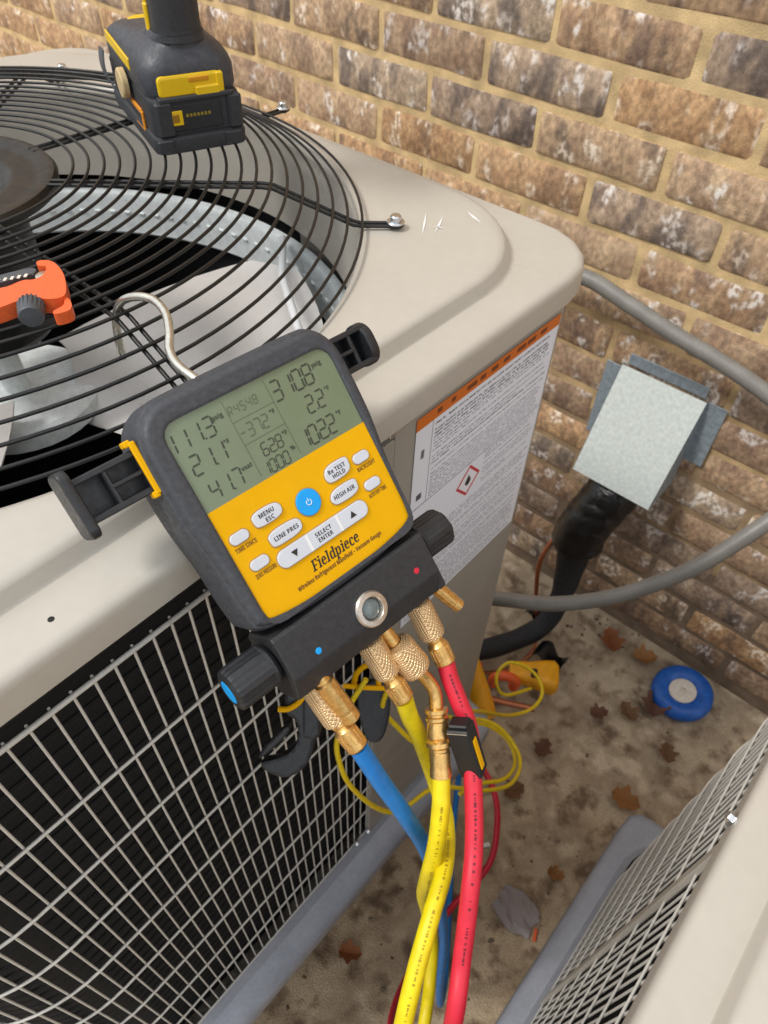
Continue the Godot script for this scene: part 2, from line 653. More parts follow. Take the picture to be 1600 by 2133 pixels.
	M.beige = wear(Color8(196, 172, 128), 0.05, 0.05, 61, 0.6)

# ------------------------------------------------------------------ setting
func build_ground() -> void:
	var v := PackedVector3Array()
	quad(v, Vector3(-14, 0, 14), Vector3(14, 0, 14), Vector3(14, 0, -0.1), Vector3(-14, 0, -0.1))
	var o := part("ground", finish(v, 0.0), M.ground, self)
	o.set_meta("kind", "structure")
	o.set_meta("label", "stained tan concrete slab between the two condensers")

func build_wall() -> void:
	var w := thing("brick_wall", "weathered brown brick house wall with tan mortar joints behind the condensers", "wall")
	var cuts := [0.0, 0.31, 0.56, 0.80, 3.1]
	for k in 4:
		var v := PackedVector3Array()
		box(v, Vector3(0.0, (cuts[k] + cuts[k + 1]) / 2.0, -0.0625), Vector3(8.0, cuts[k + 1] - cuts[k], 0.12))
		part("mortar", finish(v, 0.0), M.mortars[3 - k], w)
	var L := 0.2436
	var H := 0.08124
	var forms := []
	for k in 9:
		forms.append(brick_mesh(L - 0.0148, H - 0.0142))
	var rest := []
	var rest_pos := []
	for n in range(-20, 16):
		var y := 1.25 - (n - 0.5) * H
		if y < 0.02 or y > 3.02:
			continue
		for k in range(-17, 17):
			var u: float = (float(k) if posmod(n, 2) == 0 else k + 0.5) + 0.5
			var x: float = u * L
			var p := Vector3(x + rng.randf_range(-0.003, 0.003), y + rng.randf_range(-0.0012, 0.0012), -0.0432 + rng.randf_range(-0.0015, 0.002))
			var f: int = rng.randi() % 9
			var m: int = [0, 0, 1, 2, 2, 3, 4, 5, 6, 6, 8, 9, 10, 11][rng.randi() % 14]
			if y < 0.45 and rng.randf() < 0.8:  # lower courses get darker tones: dirt, plus shade painted into the brick colour
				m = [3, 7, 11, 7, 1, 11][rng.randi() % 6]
			var seen: bool = y < 1.60 and y > 0.0 and x > -1.75 and x < 1.15 and x > -0.2 - (y + 0.15) * 1.15
			if seen:
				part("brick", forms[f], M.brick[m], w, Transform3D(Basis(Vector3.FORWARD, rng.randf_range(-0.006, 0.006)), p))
			else:
				rest.append(p)
	var mm_ := MultiMesh.new()
	mm_.transform_format = MultiMesh.TRANSFORM_3D
	mm_.mesh = forms[0]
	mm_.instance_count = rest.size()
	for i in rest.size():
		mm_.set_instance_transform(i, Transform3D(Basis(), rest[i]))
	var o := MultiMeshInstance3D.new()
	o.name = "far_bricks"
	o.multimesh = mm_
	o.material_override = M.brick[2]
	o.set_meta("kind", "stuff")
	w.add_child(o)

func brick_mesh(w: float, h: float) -> ArrayMesh:
	# a worn brick: an uneven front with rubbed, lime-stained edges, and four sides
	var cols := [-0.5, -0.46, -0.2, 0.14, 0.46, 0.5]
	var rows := [-0.5, -0.40, 0.38, 0.5]
	var st := SurfaceTool.new()
	st.begin(Mesh.PRIMITIVE_TRIANGLES)
	var P := []
	var C := []
	var colt := []
	for i in 6:
		colt.append(rng.randf_range(0.86, 1.0))
	for j in 4:
		var pr := []
		var cr := []
		for i in 6:
			var edge := i == 0 or i == 5 or j == 0 or j == 3
			var corner := (i == 0 or i == 5) and (j == 0 or j == 3)
			var p := Vector3(cols[i] * w, rows[j] * h, 0.045)
			p += Vector3(rng.randf_range(-1, 1), rng.randf_range(-1, 1), 0.0) * (0.0016 if edge else 0.002)
			p.z += rng.randf_range(-0.0006, 0.0006) - (0.0046 if corner else 0.0034 if edge else 0.0)
			if corner:
				p *= Vector3(0.994, 0.97, 1.0)
			pr.append(p)
			var lime := rng.randf_range(0.88, 1.0) if edge else rng.randf_range(0.94, 1.04)
			cr.append(Color(1, 1, 1) * (lime if edge else minf(colt[i] * lime, 1.0)))
		P.append(pr)
		C.append(cr)
	st.set_smooth_group(1)
	for j in 3:
		for i in 5:
			for q in [[0, 0], [1, 1], [0, 1], [0, 0], [1, 0], [1, 1]]: # clockwise seen from in front
				st.set_color(C[j + q[0]][i + q[1]])
				st.add_vertex(P[j + q[0]][i + q[1]])
	st.set_smooth_group(2)
	var rim := []
	for i in 6:
		rim.append([0, i])
	for j in range(1, 4):
		rim.append([j, 5])
	for i in range(4, -1, -1):
		rim.append([3, i])
	for j in [2, 1]:
		rim.append([j, 0])
	for k in rim.size():
		var a: Vector3 = P[rim[k][0]][rim[k][1]]
		var e: Array = rim[(k + 1) % rim.size()]
		var b: Vector3 = P[e[0]][e[1]]
		var c := Vector3(b.x, b.y, -0.02)
		var d := Vector3(a.x, a.y, -0.02)
		for p in [a, b, c, a, c, d]:
			st.set_color(Color(0.85, 0.85, 0.85))
			st.add_vertex(p)
	st.generate_normals()
	return st.commit()

func build_plinths() -> void:
	for k in 2:
		var v := PackedVector3Array()
		if k == 0:
			box(v, Vector3(0.168, 0.145, 1.0), Vector3(0.73, 0.29, 0.72), 0.008)
		else:
			box(v, Vector3(1.262, 0.05, 0.872), Vector3(0.80, 0.10, 0.74), 0.008)
		var t := part(numbered("concrete_plinth"), finish(v, 20.0), M.plinth, self)
		tag(t, ["concrete block plinth hidden beneath the condenser that holds the gauge", "low concrete plinth beneath the second condenser at the right"][k], "plinth")

# ------------------------------------------------------------------ condensers
func ring_pts(hx: float, hz: float, r: float, y: float, n: int, sup := 0) -> PackedVector3Array:
	# a rounded rectangle met by n equal turns of a ray from its centre, so that it lofts to a circle
	var p := PackedVector3Array()
	for i in n:
		var a := TAU * i / n
		var d := Vector2(cos(a), sin(a))
		var lo := 0.0
		var hi := 2.0
		for it in 22:
			var m := (lo + hi) / 2.0
			var q := (d * m).abs() - Vector2(hx - r, hz - r)
			var sd := Vector2(maxf(q.x, 0), maxf(q.y, 0)).length() + minf(maxf(q.x, q.y), 0.0) - r
			if sd < 0.0:
				lo = m
			else:
				hi = m
		p.append(Vector3(d.x * lo, y, -d.y * lo))
	return p

func build_condenser(called: String, at: Vector3, turn: float, label: String, first: bool) -> void:
	var t := thing(called, label, "condenser", at, "condensers beside the wall")
	t.rotation.y = turn
	var n := 160
	var pz := -0.115 if first else -0.262
	# the lid: lip, flat rim, a raised platform, and the round opening rolled down inside
	var v := PackedVector3Array()
	var rows := []
	for q in [[0.012, 1.1998], [0.0, 1.1985], [0.0, 1.2005], [0.0, 1.2160], [0.0010, 1.2196], [0.0030, 1.2222], [0.0065, 1.2234]]:
		rows.append(ring_pts(0.397 - q[0], 0.378 - q[0], 0.062, q[1], n))
	for q in [[-0.004, 1.2234], [-0.0015, 1.2238], [0.0000, 1.2256], [0.0025, 1.2328], [0.0045, 1.2354], [0.008, 1.2365], [0.014, 1.2368]]:
		rows.append(ring_pts(0.362 - q[0], 0.352 - q[0], 0.115, q[1], n))
	for q in [[0.339, 1.2366], [0.335, 1.2354], [0.3322, 1.232], [0.331, 1.226], [0.331, 1.140]]:
		rows.append(circle(q[0], n, q[1]))
	loft(v, rows)
	var lid := part("lid", finish(v, 40.0), M.paint, t)
	v = PackedVector3Array()
	loft(v, [circle(0.337, 96, 1.122), circle(0.328, 96, 1.120), circle(0.3255, 96, 1.114), circle(0.3235, 96, 1.080), circle(0.3225, 96, 1.0745), circle(0.325, 96, 1.0715), circle(0.336, 96, 1.072)])
	part("fan_shroud", finish(v, 40.0), M.galv, t)
	# dimples pressed into the shroud
	v = PackedVector3Array()
	for i in 110:
		var a := TAU * i / 110.0
		box(v, Vector3(cos(a) * 0.3247, 1.099, -sin(a) * 0.3247), Vector3(0.004, 0.004, 0.008), 0.001, Basis(Vector3.UP, a))
	part("shroud_dimples", finish(v, 20.0), M.galv, t).set_meta("kind", "stuff")
	# coil: a dark finned wall behind the guard
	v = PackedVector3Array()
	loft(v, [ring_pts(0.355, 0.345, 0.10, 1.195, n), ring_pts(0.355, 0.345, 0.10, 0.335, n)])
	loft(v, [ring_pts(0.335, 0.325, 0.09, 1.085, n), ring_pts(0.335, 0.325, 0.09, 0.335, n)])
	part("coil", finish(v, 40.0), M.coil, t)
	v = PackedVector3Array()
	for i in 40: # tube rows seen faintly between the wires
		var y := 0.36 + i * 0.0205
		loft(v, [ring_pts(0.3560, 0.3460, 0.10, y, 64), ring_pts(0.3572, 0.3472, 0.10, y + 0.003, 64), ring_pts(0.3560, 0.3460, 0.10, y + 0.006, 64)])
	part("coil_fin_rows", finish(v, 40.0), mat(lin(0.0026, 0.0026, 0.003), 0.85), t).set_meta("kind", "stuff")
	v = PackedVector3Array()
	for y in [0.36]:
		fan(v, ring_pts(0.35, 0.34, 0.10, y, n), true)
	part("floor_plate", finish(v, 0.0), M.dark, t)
	# base pan with an outward flange
	v = PackedVector3Array()
	rows = []
	for q in [[0.376, 0.372], [0.382, 0.356], [0.386, 0.350], [0.404, 0.346], [0.412, 0.343], [0.4165, 0.336], [0.4175, 0.328], [0.4175, 0.302], [0.412, 0.290], [0.30, 0.290]]:
		rows.append(ring_pts(q[0], q[0] - 0.014, 0.035 if q[0] > 0.39 else 0.08, q[1], n))
	loft(v, rows, true, false, true)
	part("base_pan", finish(v, 40.0), M.pan, t)
	# service panel: the corner by the wall, carrying the rating sticker
	v = PackedVector3Array()
	var outline := PackedVector2Array()
	for q in [[0.382, pz], [0.382, -0.339], [0.379, -0.348], [0.370, -0.351], [0.05, -0.351], [0.05, -0.340], [0.362, -0.340], [0.3695, -0.333], [0.3695, pz]]:
		outline.append(Vector2(q[0], -q[1]))
	prism(v, outline, 0.372, 1.192, 0.0, Transform3D(Basis(Vector3(1, 0, 0), Vector3(0, 0, -1), Vector3(0, 1, 0)), Vector3.ZERO))
	var panel := part("service_panel", finish(v, 30.0), M.panel, t)
	v = PackedVector3Array() # the strip over the guard and the closing strip beside it
	box(v, Vector3(0.378, 0.77, pz + 0.0065), Vector3(0.008, 0.80, 0.014), 0.001)
	part("panel_edge", finish(v, 20.0), M.panel, t)
	if first:
		build_sticker(panel)
	var sc := screw_mesh()
	for q in [[0.3825, 1.191, pz - 0.016], [0.3825, 1.184, pz + 0.009], [0.3805, 0.385, pz + 0.015], [0.3805, 0.387, pz + 0.040]]:
		part("screw", sc, M.screw, t, Transform3D(aim(Vector3(1, 0, 0)), Vector3(q[0], q[1], q[2])))
	if first:
		v = PackedVector3Array()
		lathe(v, [Vector2(0.0001, 0.0004), Vector2(0.0014, 0.0004), Vector2(0.0017, 0.0), Vector2(0.0018, -0.0003)], Vector3(0.382, 1.2234, 0.14), Vector3.UP, 14)
		part("screw_hole", finish(v, 30.0), M.dark, t)
		for q in [[0.284, -0.258, 0.26, -0.293, 0.0011], [0.289, -0.268, 0.275, -0.297, 0.0013], [0.283, -0.319, 0.307, -0.309, 0.0017], [0.2895, -0.281, 0.281, -0.276, 0.0012]]:
			v = PackedVector3Array()
			var a := Vector3(q[0], 1.2373, q[1])
			var b := Vector3(q[2], 1.2373, q[3])
			var m := a.lerp(b, 0.5)
			var s: Vector3 = (b - a).normalized().cross(Vector3.UP) * float(q[4])
			v.append_array(PackedVector3Array([a, m + s, b, a, b, m - s * 0.6]))
			part("scratch", finish(v, 0.0), M.white, lid)
	build_wire_guard(t, first)
	build_fan_guard(t)
	build_fan(t)

func screw_mesh() -> ArrayMesh:
	var v := PackedVector3Array()
	lathe(v, [Vector2(0.0062, 0.0), Vector2(0.0062, 0.0008), Vector2(0.0058, 0.0012), Vector2(0.0041, 0.0012)], Vector3.ZERO, Vector3.UP, 20)
	lathe(v, [Vector2(0.0042, 0.001), Vector2(0.0040, 0.0042), Vector2(0.0034, 0.0049), Vector2(0.0001, 0.0050)], Vector3.ZERO, Vector3.UP, 6)
	return finish(v, 35.0)

func build_wire_guard(t: Node3D, first: bool) -> void:
	var g := Node3D.new()
	g.name = "wire_guard"
	t.add_child(g)
	# the wires' path seen from above: along the side, round the corner, along the front
	var path := PackedVector2Array()
	var X := 0.376
	var Z := 0.362
	var r := 0.125
	var z := -0.102 if first else -0.249
	var step := 0.01317
	while z < Z - r:
		path.append(Vector2(X, z))
		z += step
	var a := (z - (Z - r)) / r
	while a < PI / 2.0:
		path.append(Vector2(X - r + cos(a) * r, Z - r + sin(a) * r))
		a += step / r
	var x := X - r - (a - PI / 2.0) * r
	while x > -(X - r):
		path.append(Vector2(x, Z))
		x -= step
	var rod := tube(PackedVector3Array([Vector3(0, 0.366, 0), Vector3(0, 0.55, 0), Vector3(0, 0.85, 0), Vector3(0, 1.156, 0)]), 0.0010 if first else 0.0013, 6)
	for p in path:
		part("upright_wire", rod, M.wire, g, Transform3D(Basis(), Vector3(p.x, 0, p.y)))
	var ys := [1.1550]
	for k in 9:
		ys.append(1.0543 - k * 0.0841)
	for k in ys.size():
		var c := PackedVector3Array()
		for i in path.size():
			var q := path[i]
			var nn := Vector2(1, 0)
			if q.y > Z - r and q.x > X - r:
				nn = (q - Vector2(X - r, Z - r)).normalized()
			elif q.x <= X - r:
				nn = Vector2(0, 1)
			q += nn * 0.0024
			c.append(Vector3(q.x, ys[k], q.y))
		c.append(Vector3(-X + r, ys[k], Z + 0.0024))
		part("cross_wire", tube(c, 0.0013 if k else 0.0018, 6), M.wire, g)
	var v := PackedVector3Array()
	if not first:
		box(v, Vector3(0.3795, 0.77, 0.016), Vector3(0.006, 0.80, 0.012), 0.001)
		part("guard_strap", finish(v, 20.0), M.paint, t)
		part("screw", screw_mesh(), M.screw, t, Transform3D(aim(Vector3(1, 0.3, 0)), Vector3(0.3975, 1.212, -0.018)))

func build_fan_guard(t: Node3D) -> void:
	var g := Node3D.new()
	g.name = "fan_guard"
	t.add_child(g)
	var c := Vector3(0.0, 0.0, -0.006)
	var n := 20
	for i in n:
		var r := lerpf(0.1065, 0.3315, float(i) / (n - 1))
		var h := guard_height(r)
		part("ring_wire", tube(circle(r, 120, h, c), 0.00125, 7, true), M.black_wire, g)
	for s in 8:
		var a := deg_to_rad(-43.5 + 45.0 * s)
		var d := Vector3(cos(a), 0, sin(a))
		var side := d.cross(Vector3.UP) * 0.0038
		var st := SurfaceTool.new()
		st.begin(Mesh.PRIMITIVE_TRIANGLES)
		for k in [-1.0, 1.0]:
			var p := PackedVector3Array()
			for q in [[0.085, 1.2704], [0.17, 1.2704], [0.253, 1.2704], [0.262, 1.2692], [0.3235, 1.2410], [0.330, 1.2398], [0.352, 1.2398]]:
				p.append(c + d * q[0] + side * k * (1.0 if q[0] < 0.33 else 0.8) + Vector3(0, q[1], 0))
			var e := c + d * 0.3590 + side * 0.0 + Vector3(0, 1.2398, 0)
			p.append(e + side * k * 1.3 - d * 0.003)
			p.append(e + side * k * 0.8 + d * 0.0035)
			p.append(e + d * 0.0055)
			tube_into(st, p, 0.0015, 7)
		var spoke := part("spoke", st.commit(), M.black_wire, g)
		var v := PackedVector3Array()
		lathe(v, [Vector2(0.0075, 0.0), Vector2(0.0075, 0.0010), Vector2(0.0070, 0.0015), Vector2(0.0048, 0.0016), Vector2(0.0046, 0.0052), Vector2(0.0038, 0.0062), Vector2(0.0001, 0.0064)], Vector3.ZERO, Vector3.UP, 18)
		part("bolt", finish(v, 30.0), M.screw, t, Transform3D(Basis(), c + d * 0.3585 + Vector3(0, 1.2418, 0)))
	# the pressed plate that carries the motor
	var v := PackedVector3Array()
	lathe(v, [Vector2(0.018, 1.2605), Vector2(0.047, 1.2610), Vector2(0.051, 1.2625), Vector2(0.055, 1.2665), Vector2(0.061, 1.2680), Vector2(0.074, 1.2680), Vector2(0.080, 1.2690), Vector2(0.087, 1.2715), Vector2(0.0915, 1.2715), Vector2(0.094, 1.2680), Vector2(0.093, 1.2620)], c, Vector3.UP, 72)
	part("motor_plate", finish(v, 40.0), M.motor_plate, g)
	for s in 4:
		var a := deg_to_rad(-22.0 + 90.0 * s)
		v = PackedVector3Array()
		lathe(v, [Vector2(0.0001, 0.0008), Vector2(0.016, 0.0008), Vector2(0.0175, 0.0004), Vector2(0.018, -0.0006)], Vector3.ZERO, Vector3.UP, 24)
		part("plate_hole", finish(v, 30.0), M.dark, g, Transform3D(Basis(), c + Vector3(cos(a) * 0.033, 1.2608, sin(a) * 0.035)))
		v = PackedVector3Array()
		lathe(v, [Vector2(0.009, 0.0), Vector2(0.009, 0.002), Vector2(0.0065, 0.0025), Vector2(0.0062, 0.007), Vector2(0.0001, 0.0075)], Vector3.ZERO, Vector3.UP, 12)
		part("plate_nut", finish(v, 30.0), M.screw, g, Transform3D(Basis(), c + Vector3(cos(a + 0.1) * 0.041, 1.2608, sin(a + 0.1) * 0.041)))

func guard_height(r: float) -> float:
	if r < 0.258:
		return 1.2738
	return lerpf(1.2738, 1.2430, clampf((r - 0.258) / 0.068, 0.0, 1.0))

func build_fan(t: Node3D) -> void:
	var c := Vector3(0, 0, -0.006)
	var v := PackedVector3Array()
	lathe(v, [Vector2(0.0001, 1.250), Vector2(0.054, 1.248), Vector2(0.060, 1.242), Vector2(0.060, 1.150), Vector2(0.054, 1.142), Vector2(0.020, 1.140)], c, Vector3.UP, 40)
	part("fan_motor", finish(v, 35.0), M.black_wire, t)
	var f := Node3D.new()
	f.name = "fan"
	t.add_child(f)
	v = PackedVector3Array()
	lathe(v, [Vector2(0.012, 1.14), Vector2(0.012, 1.075), Vector2(0.07, 1.075), Vector2(0.075, 1.070), Vector2(0.075, 1.055), Vector2(0.0001, 1.05)], c, Vector3.UP, 32)
	part("fan_hub", finish(v, 35.0), M.galv, f)
	var blade := PackedVector3Array()
	for top in 2:
		var rows := []
		for i in 9:
			var r := lerpf(0.055, 0.302, i / 8.0)
			var row := PackedVector3Array()
			var span := lerpf(0.62, 0.50, i / 8.0) * (0.75 if i == 8 else 1.0)
			for k in 13:
				var q := k / 12.0
				var a := lerpf(-span, span, q) + 0.16 * i / 8.0
				var y := lerpf(0.045, -0.045, q) * lerpf(0.55, 1.0, i / 8.0) + 0.012 * sin(PI * q)
				row.append(Vector3(cos(a) * r, y - 0.0018 * top, sin(a) * r))
			rows.append(row)
		if top == 1:
			rows.reverse()
		loft(blade, rows, false)
	var bm := finish(blade, 60.0)
	for k in 3:
		part("fan_blade", bm, M.blade, f, Transform3D(Basis(Vector3.UP, deg_to_rad(60.0 - 120.0 * k)), c + Vector3(0, 1.075, 0)))
	part("support_rod", tube(PackedVector3Array([Vector3(0.045, 1.128, -0.318), Vector3(0.10, 1.126, -0.265), Vector3(0.182, 1.122, -0.210)]), 0.0042, 10), M.rod, t)

# ------------------------------------------------------------------ the warning sticker
func build_sticker(panel: Node3D) -> void:
	var W := 432
	var H := 600
	var im := Image.create(W, H, false, Image.FORMAT_RGB8)
	im.fill(Color8(236, 240, 250))
	var r := RandomNumberGenerator.new()
	r.seed = 5
	im.fill_rect(Rect2i(0, 0, W, 26), Color8(214, 112, 34))
	for k in 9:
		im.fill_rect(Rect2i(52 + k * 38 + r.randi() % 9, 8, 12 + r.randi() % 18, 10), Color8(120, 58, 22))
	im.fill_rect(Rect2i(44, 26, 2, 196), Color8(150, 154, 166))
	im.fill_rect(Rect2i(0, 222, W, 2), Color8(150, 154, 166))
	im.fill_rect(Rect2i(18, 78, 9, 20), Color8(110, 114, 126))
	im.fill_rect(Rect2i(15, 186, 15, 15), Color8(80, 84, 94))
	var y := 36
	while y < H - 12:
		var x0 := 52 if y < 216 else 10
		var x1 := W - 12
		var boldy := y < 74 or (y > 120 and y < 132)
		var ink := Color8(88, 92, 108) if boldy else Color8(124, 128, 146)
		if y > 226 and y < 318: # the flame diamond stands here, short lines beside it
			x0 = 236
		if y > 318 and y < 334:
			y += 10
		var x := x0
		while x < x1:
			var w := 5 + r.randi() % 22
			if x + w > x1:
				break
			for q in range(x, x + w, 3):
				if r.randf() < 0.92:
					im.fill_rect(Rect2i(q, y + r.randi() % 2, 2 + r.randi() % 2, 4 if boldy else 3), ink.lerp(Color8(236, 240, 250), r.randf() * 0.3))
			x += w + 4
			if r.randf() < 0.02:
				break
		y += 8 if r.randf() < 0.86 else 14
	# a red diamond round a black flame
	for dy in range(-44, 45):
		for dx in range(-40, 41):
			var e := absf(dx) / 40.0 + absf(dy) / 44.0
			if e < 1.0:
				im.set_pixel(186 + dx, 272 + dy, Color8(200, 44, 60) if e > 0.80 else Color8(240, 242, 248))
	for k in 30:
		var w := int(2.0 + 17.0 * sin(PI * pow(k / 30.0, 1.5)))
		im.fill_rect(Rect2i(186 - w / 2 + (k % 4) - 1, 256 + k, w, 1), Color8(30, 28, 32))
	var m := mat(Color.WHITE, 0.42)
	m.albedo_texture = ImageTexture.create_from_image(im)
	var v := PackedVector3Array()
	var uv := PackedVector2Array()
	var X := 0.3828
	var z0 := -0.1385
	var z1 := -0.337
	var ya := 1.1735
	var yb := 0.8985
	v.append_array(PackedVector3Array([Vector3(X, ya, z0), Vector3(X, ya, z1), Vector3(X, yb, z1), Vector3(X, ya, z0), Vector3(X, yb, z1), Vector3(X, yb, z0)]))
	uv.append_array(PackedVector2Array([Vector2(0, 0), Vector2(1, 0), Vector2(1, 1), Vector2(0, 0), Vector2(1, 1), Vector2(0, 1)]))
	part("warning_sticker", finish(v, 0.0, uv), m, panel)

# ------------------------------------------------------------------ hood, conduits, pipes
func build_hood() -> void:
	var t := thing("sheet_metal_hood", "open-bottomed galvanised sheet metal hood fixed to the brick wall over the black pipe", "hood")
	var x0 := 0.402
	var x1 := 0.574
	var yt := 0.700
	var yb := 0.485
	var d := 0.104
	var v := PackedVector3Array()
	# front plate, cheeks
	var th := 0.0012
	for s in 2:
		var k := s * th
		var a := [Vector3(x0 + k, yt - k, 0.012), Vector3(x1 - k, yt - k, 0.012), Vector3(x1 - k, yb, d - k), Vector3(x0 + k, yb, d - k)]
		if s == 0:
			quad(v, a[3], a[2], a[1], a[0])
		else:
			quad(v, a[0], a[1], a[2], a[3])
	part("front_plate", finish(v, 0.0), M.zinc, t)
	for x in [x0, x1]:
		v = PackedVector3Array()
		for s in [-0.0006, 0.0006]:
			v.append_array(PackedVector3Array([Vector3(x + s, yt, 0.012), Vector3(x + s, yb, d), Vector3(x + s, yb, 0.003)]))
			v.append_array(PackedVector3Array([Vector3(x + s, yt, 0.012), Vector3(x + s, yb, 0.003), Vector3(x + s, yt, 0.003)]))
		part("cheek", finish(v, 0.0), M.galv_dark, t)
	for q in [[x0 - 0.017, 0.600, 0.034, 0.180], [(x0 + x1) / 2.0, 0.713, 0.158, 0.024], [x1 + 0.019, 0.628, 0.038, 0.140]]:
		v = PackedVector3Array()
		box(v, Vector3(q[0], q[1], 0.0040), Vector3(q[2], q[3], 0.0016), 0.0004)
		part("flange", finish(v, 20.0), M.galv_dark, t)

func build_conduits() -> void:
	var t := thing("grey_conduit", "grey flexible conduit sloping down across the bricks above the metal hood", "conduit", Vector3.ZERO, "grey conduits")
	var p := smooth(pts([0.02, 0.60, 0.22, 0.08, 0.74, 0.12, 0.18, 0.845, 0.072, 0.299, 0.864, 0.062, 0.40, 0.848, 0.062, 0.481, 0.832, 0.062, 0.575, 0.816, 0.060, 0.662, 0.797, 0.060, 0.85, 0.745, 0.06, 1.15, 0.66, 0.06]), 12)
	part("sleeve", ribbed(p, 0.0142), M.conduit, t)
	var t2 := thing("grey_conduit", "lower grey conduit curving from the labelled condenser out past the black pipe", "conduit", Vector3.ZERO, "grey conduits")
	p = smooth(pts([0.30, 0.45, 0.50, 0.403, 0.469, 0.498, 0.457, 0.488, 0.496, 0.503, 0.517, 0.492, 0.569, 0.547, 0.471, 0.629, 0.579, 0.434, 0.678, 0.611, 0.387, 0.721, 0.65, 0.335, 0.755, 0.697, 0.278, 0.79, 0.755, 0.22, 0.84, 0.83, 0.17]), 12)
	part("sleeve", ribbed(p, 0.0128), M.conduit, t2)
	var v := PackedVector3Array()
	lathe(v, [Vector2(0.017, 0.0), Vector2(0.019, 0.002), Vector2(0.019, 0.012), Vector2(0.0155, 0.016), Vector2(0.015, 0.024), Vector2(0.0124, 0.025)], Vector3(0.40, 0.4685, 0.498), Vector3(0.103, 0.019, 0.01), 8)
	part("connector", finish(v, 30.0), M.galv, t2)
	var w := thing("white_wall_pipe", "thin white pipe running up the bricks behind the power drill", "pipe")
	part("tube", tube(PackedVector3Array([Vector3(-0.89, 0.6, 0.012), Vector3(-0.89, 1.3, 0.012), Vector3(-0.89, 2.9, 0.012)]), 0.0065, 10), M.white, w)

func ribbed(path: PackedVector3Array, r: float) -> ArrayMesh:
	# the same path cut into short even steps, every other ring a little fuller
	var o := PackedVector3Array()
	var rad := PackedFloat32Array()
	var left := 0.0
	for i in path.size() - 1:
		var a := path[i]
		var l := a.distance_to(path[i + 1])
		while left < l:
			o.append(a.lerp(path[i + 1], left / l))
			rad.append(r * (1.0 + 0.045 * (1.0 if o.size() % 3 == 0 else -0.5)))
			left += 0.0022
		left -= l
	return tube(o, r, 14, false, rad)

func build_lineset() -> void:
	var t := thing("insulated_pipe", "thick black insulated pipe wrapped in shiny tape coming out of the metal hood", "pipe")
	var p := smooth(pts([0.49, 0.50, -0.06, 0.49, 0.488, 0.0, 0.488, 0.455, 0.045, 0.475, 0.395, 0.080, 0.462, 0.324, 0.105, 0.470, 0.225, 0.115, 0.480, 0.145, 0.14, 0.478, 0.075, 0.19, 0.440, 0.052, 0.27, 0.385, 0.058, 0.36, 0.30, 0.10, 0.46, 0.24, 0.2, 0.54]), 10)
	var rad := PackedFloat32Array()
	for i in p.size():
		rad.append(lerpf(0.0385, 0.0245, clampf((i - 44) / 16.0, 0.0, 1.0)) + 0.0006 * sin(i * 0.7))
	part("foam_sleeve", tube(p, 0.032, 18, false, rad), M.insulation, t)
	var rows := []
	var nz := noise(1.0, 3, 8)
	for i in range(14, 43):
		var d := (p[i + 1] - p[i - 1]).normalized()
		var X := d.cross(Vector3(0, 0, 1)).normalized()
		var Y := d.cross(X)
		for sub in 2:
			var c := p[i].lerp(p[i + 1], sub * 0.5)
			var row := PackedVector3Array()
			for k in 40:
				var a := TAU * k / 40.0
				var q := Vector3(cos(a) * 1.2, sin(a) * 1.2, (i + sub * 0.5) * 0.28 + 0.5 * sin(a))
				var r := lerpf(0.040, 0.055, clampf((i - 14) / 9.0, 0.0, 1.0)) + 0.0036 * nz.get_noise_3dv(q) + 0.0014 * absf(nz.get_noise_3dv(q * 3.1))
				if i > 40:
					r += 0.0012
				row.append(c + (X * cos(a) + Y * sin(a)) * r)
			rows.append(row)
	var tw := PackedVector3Array()
	loft(tw, rows)
	part("tape_wrap", finish(tw, 50.0), M.tape, t)
	for q in [[0.42, 0.058, 0.16, 0.05], [0.50, 0.06, 0.245, 0.045]]: # loose ends of tape
		var v := PackedVector3Array()
		rows = []
		for i in 7:
			var row := PackedVector3Array()
			for k in 4:
				row.append(Vector3(q[0] + i * 0.012 + rng.randf_range(-0.002, 0.002), q[1] + 0.02 * sin(i * 1.1) + rng.randf_range(-0.003, 0.003), q[2] + (k - 1.5) * 0.018))
			rows.append(row)
		loft(v, rows, false)
		part("loose_tape", finish(v, 60.0), M.tape, t)
	var c := thing("copper_pipe", "thin bare copper pipe beside the black insulated pipe", "pipe")
	var q2 := smooth(pts([0.455, 0.50, 0.05, 0.432, 0.36, 0.09, 0.414, 0.252, 0.155, 0.428, 0.14, 0.165, 0.462, 0.05, 0.185, 0.488, 0.012, 0.24, 0.45, 0.012, 0.34, 0.36, 0.10, 0.46, 0.30, 0.22, 0.54]), 10)
	part("tube", tube(q2, 0.0052, 10), M.copper, c)

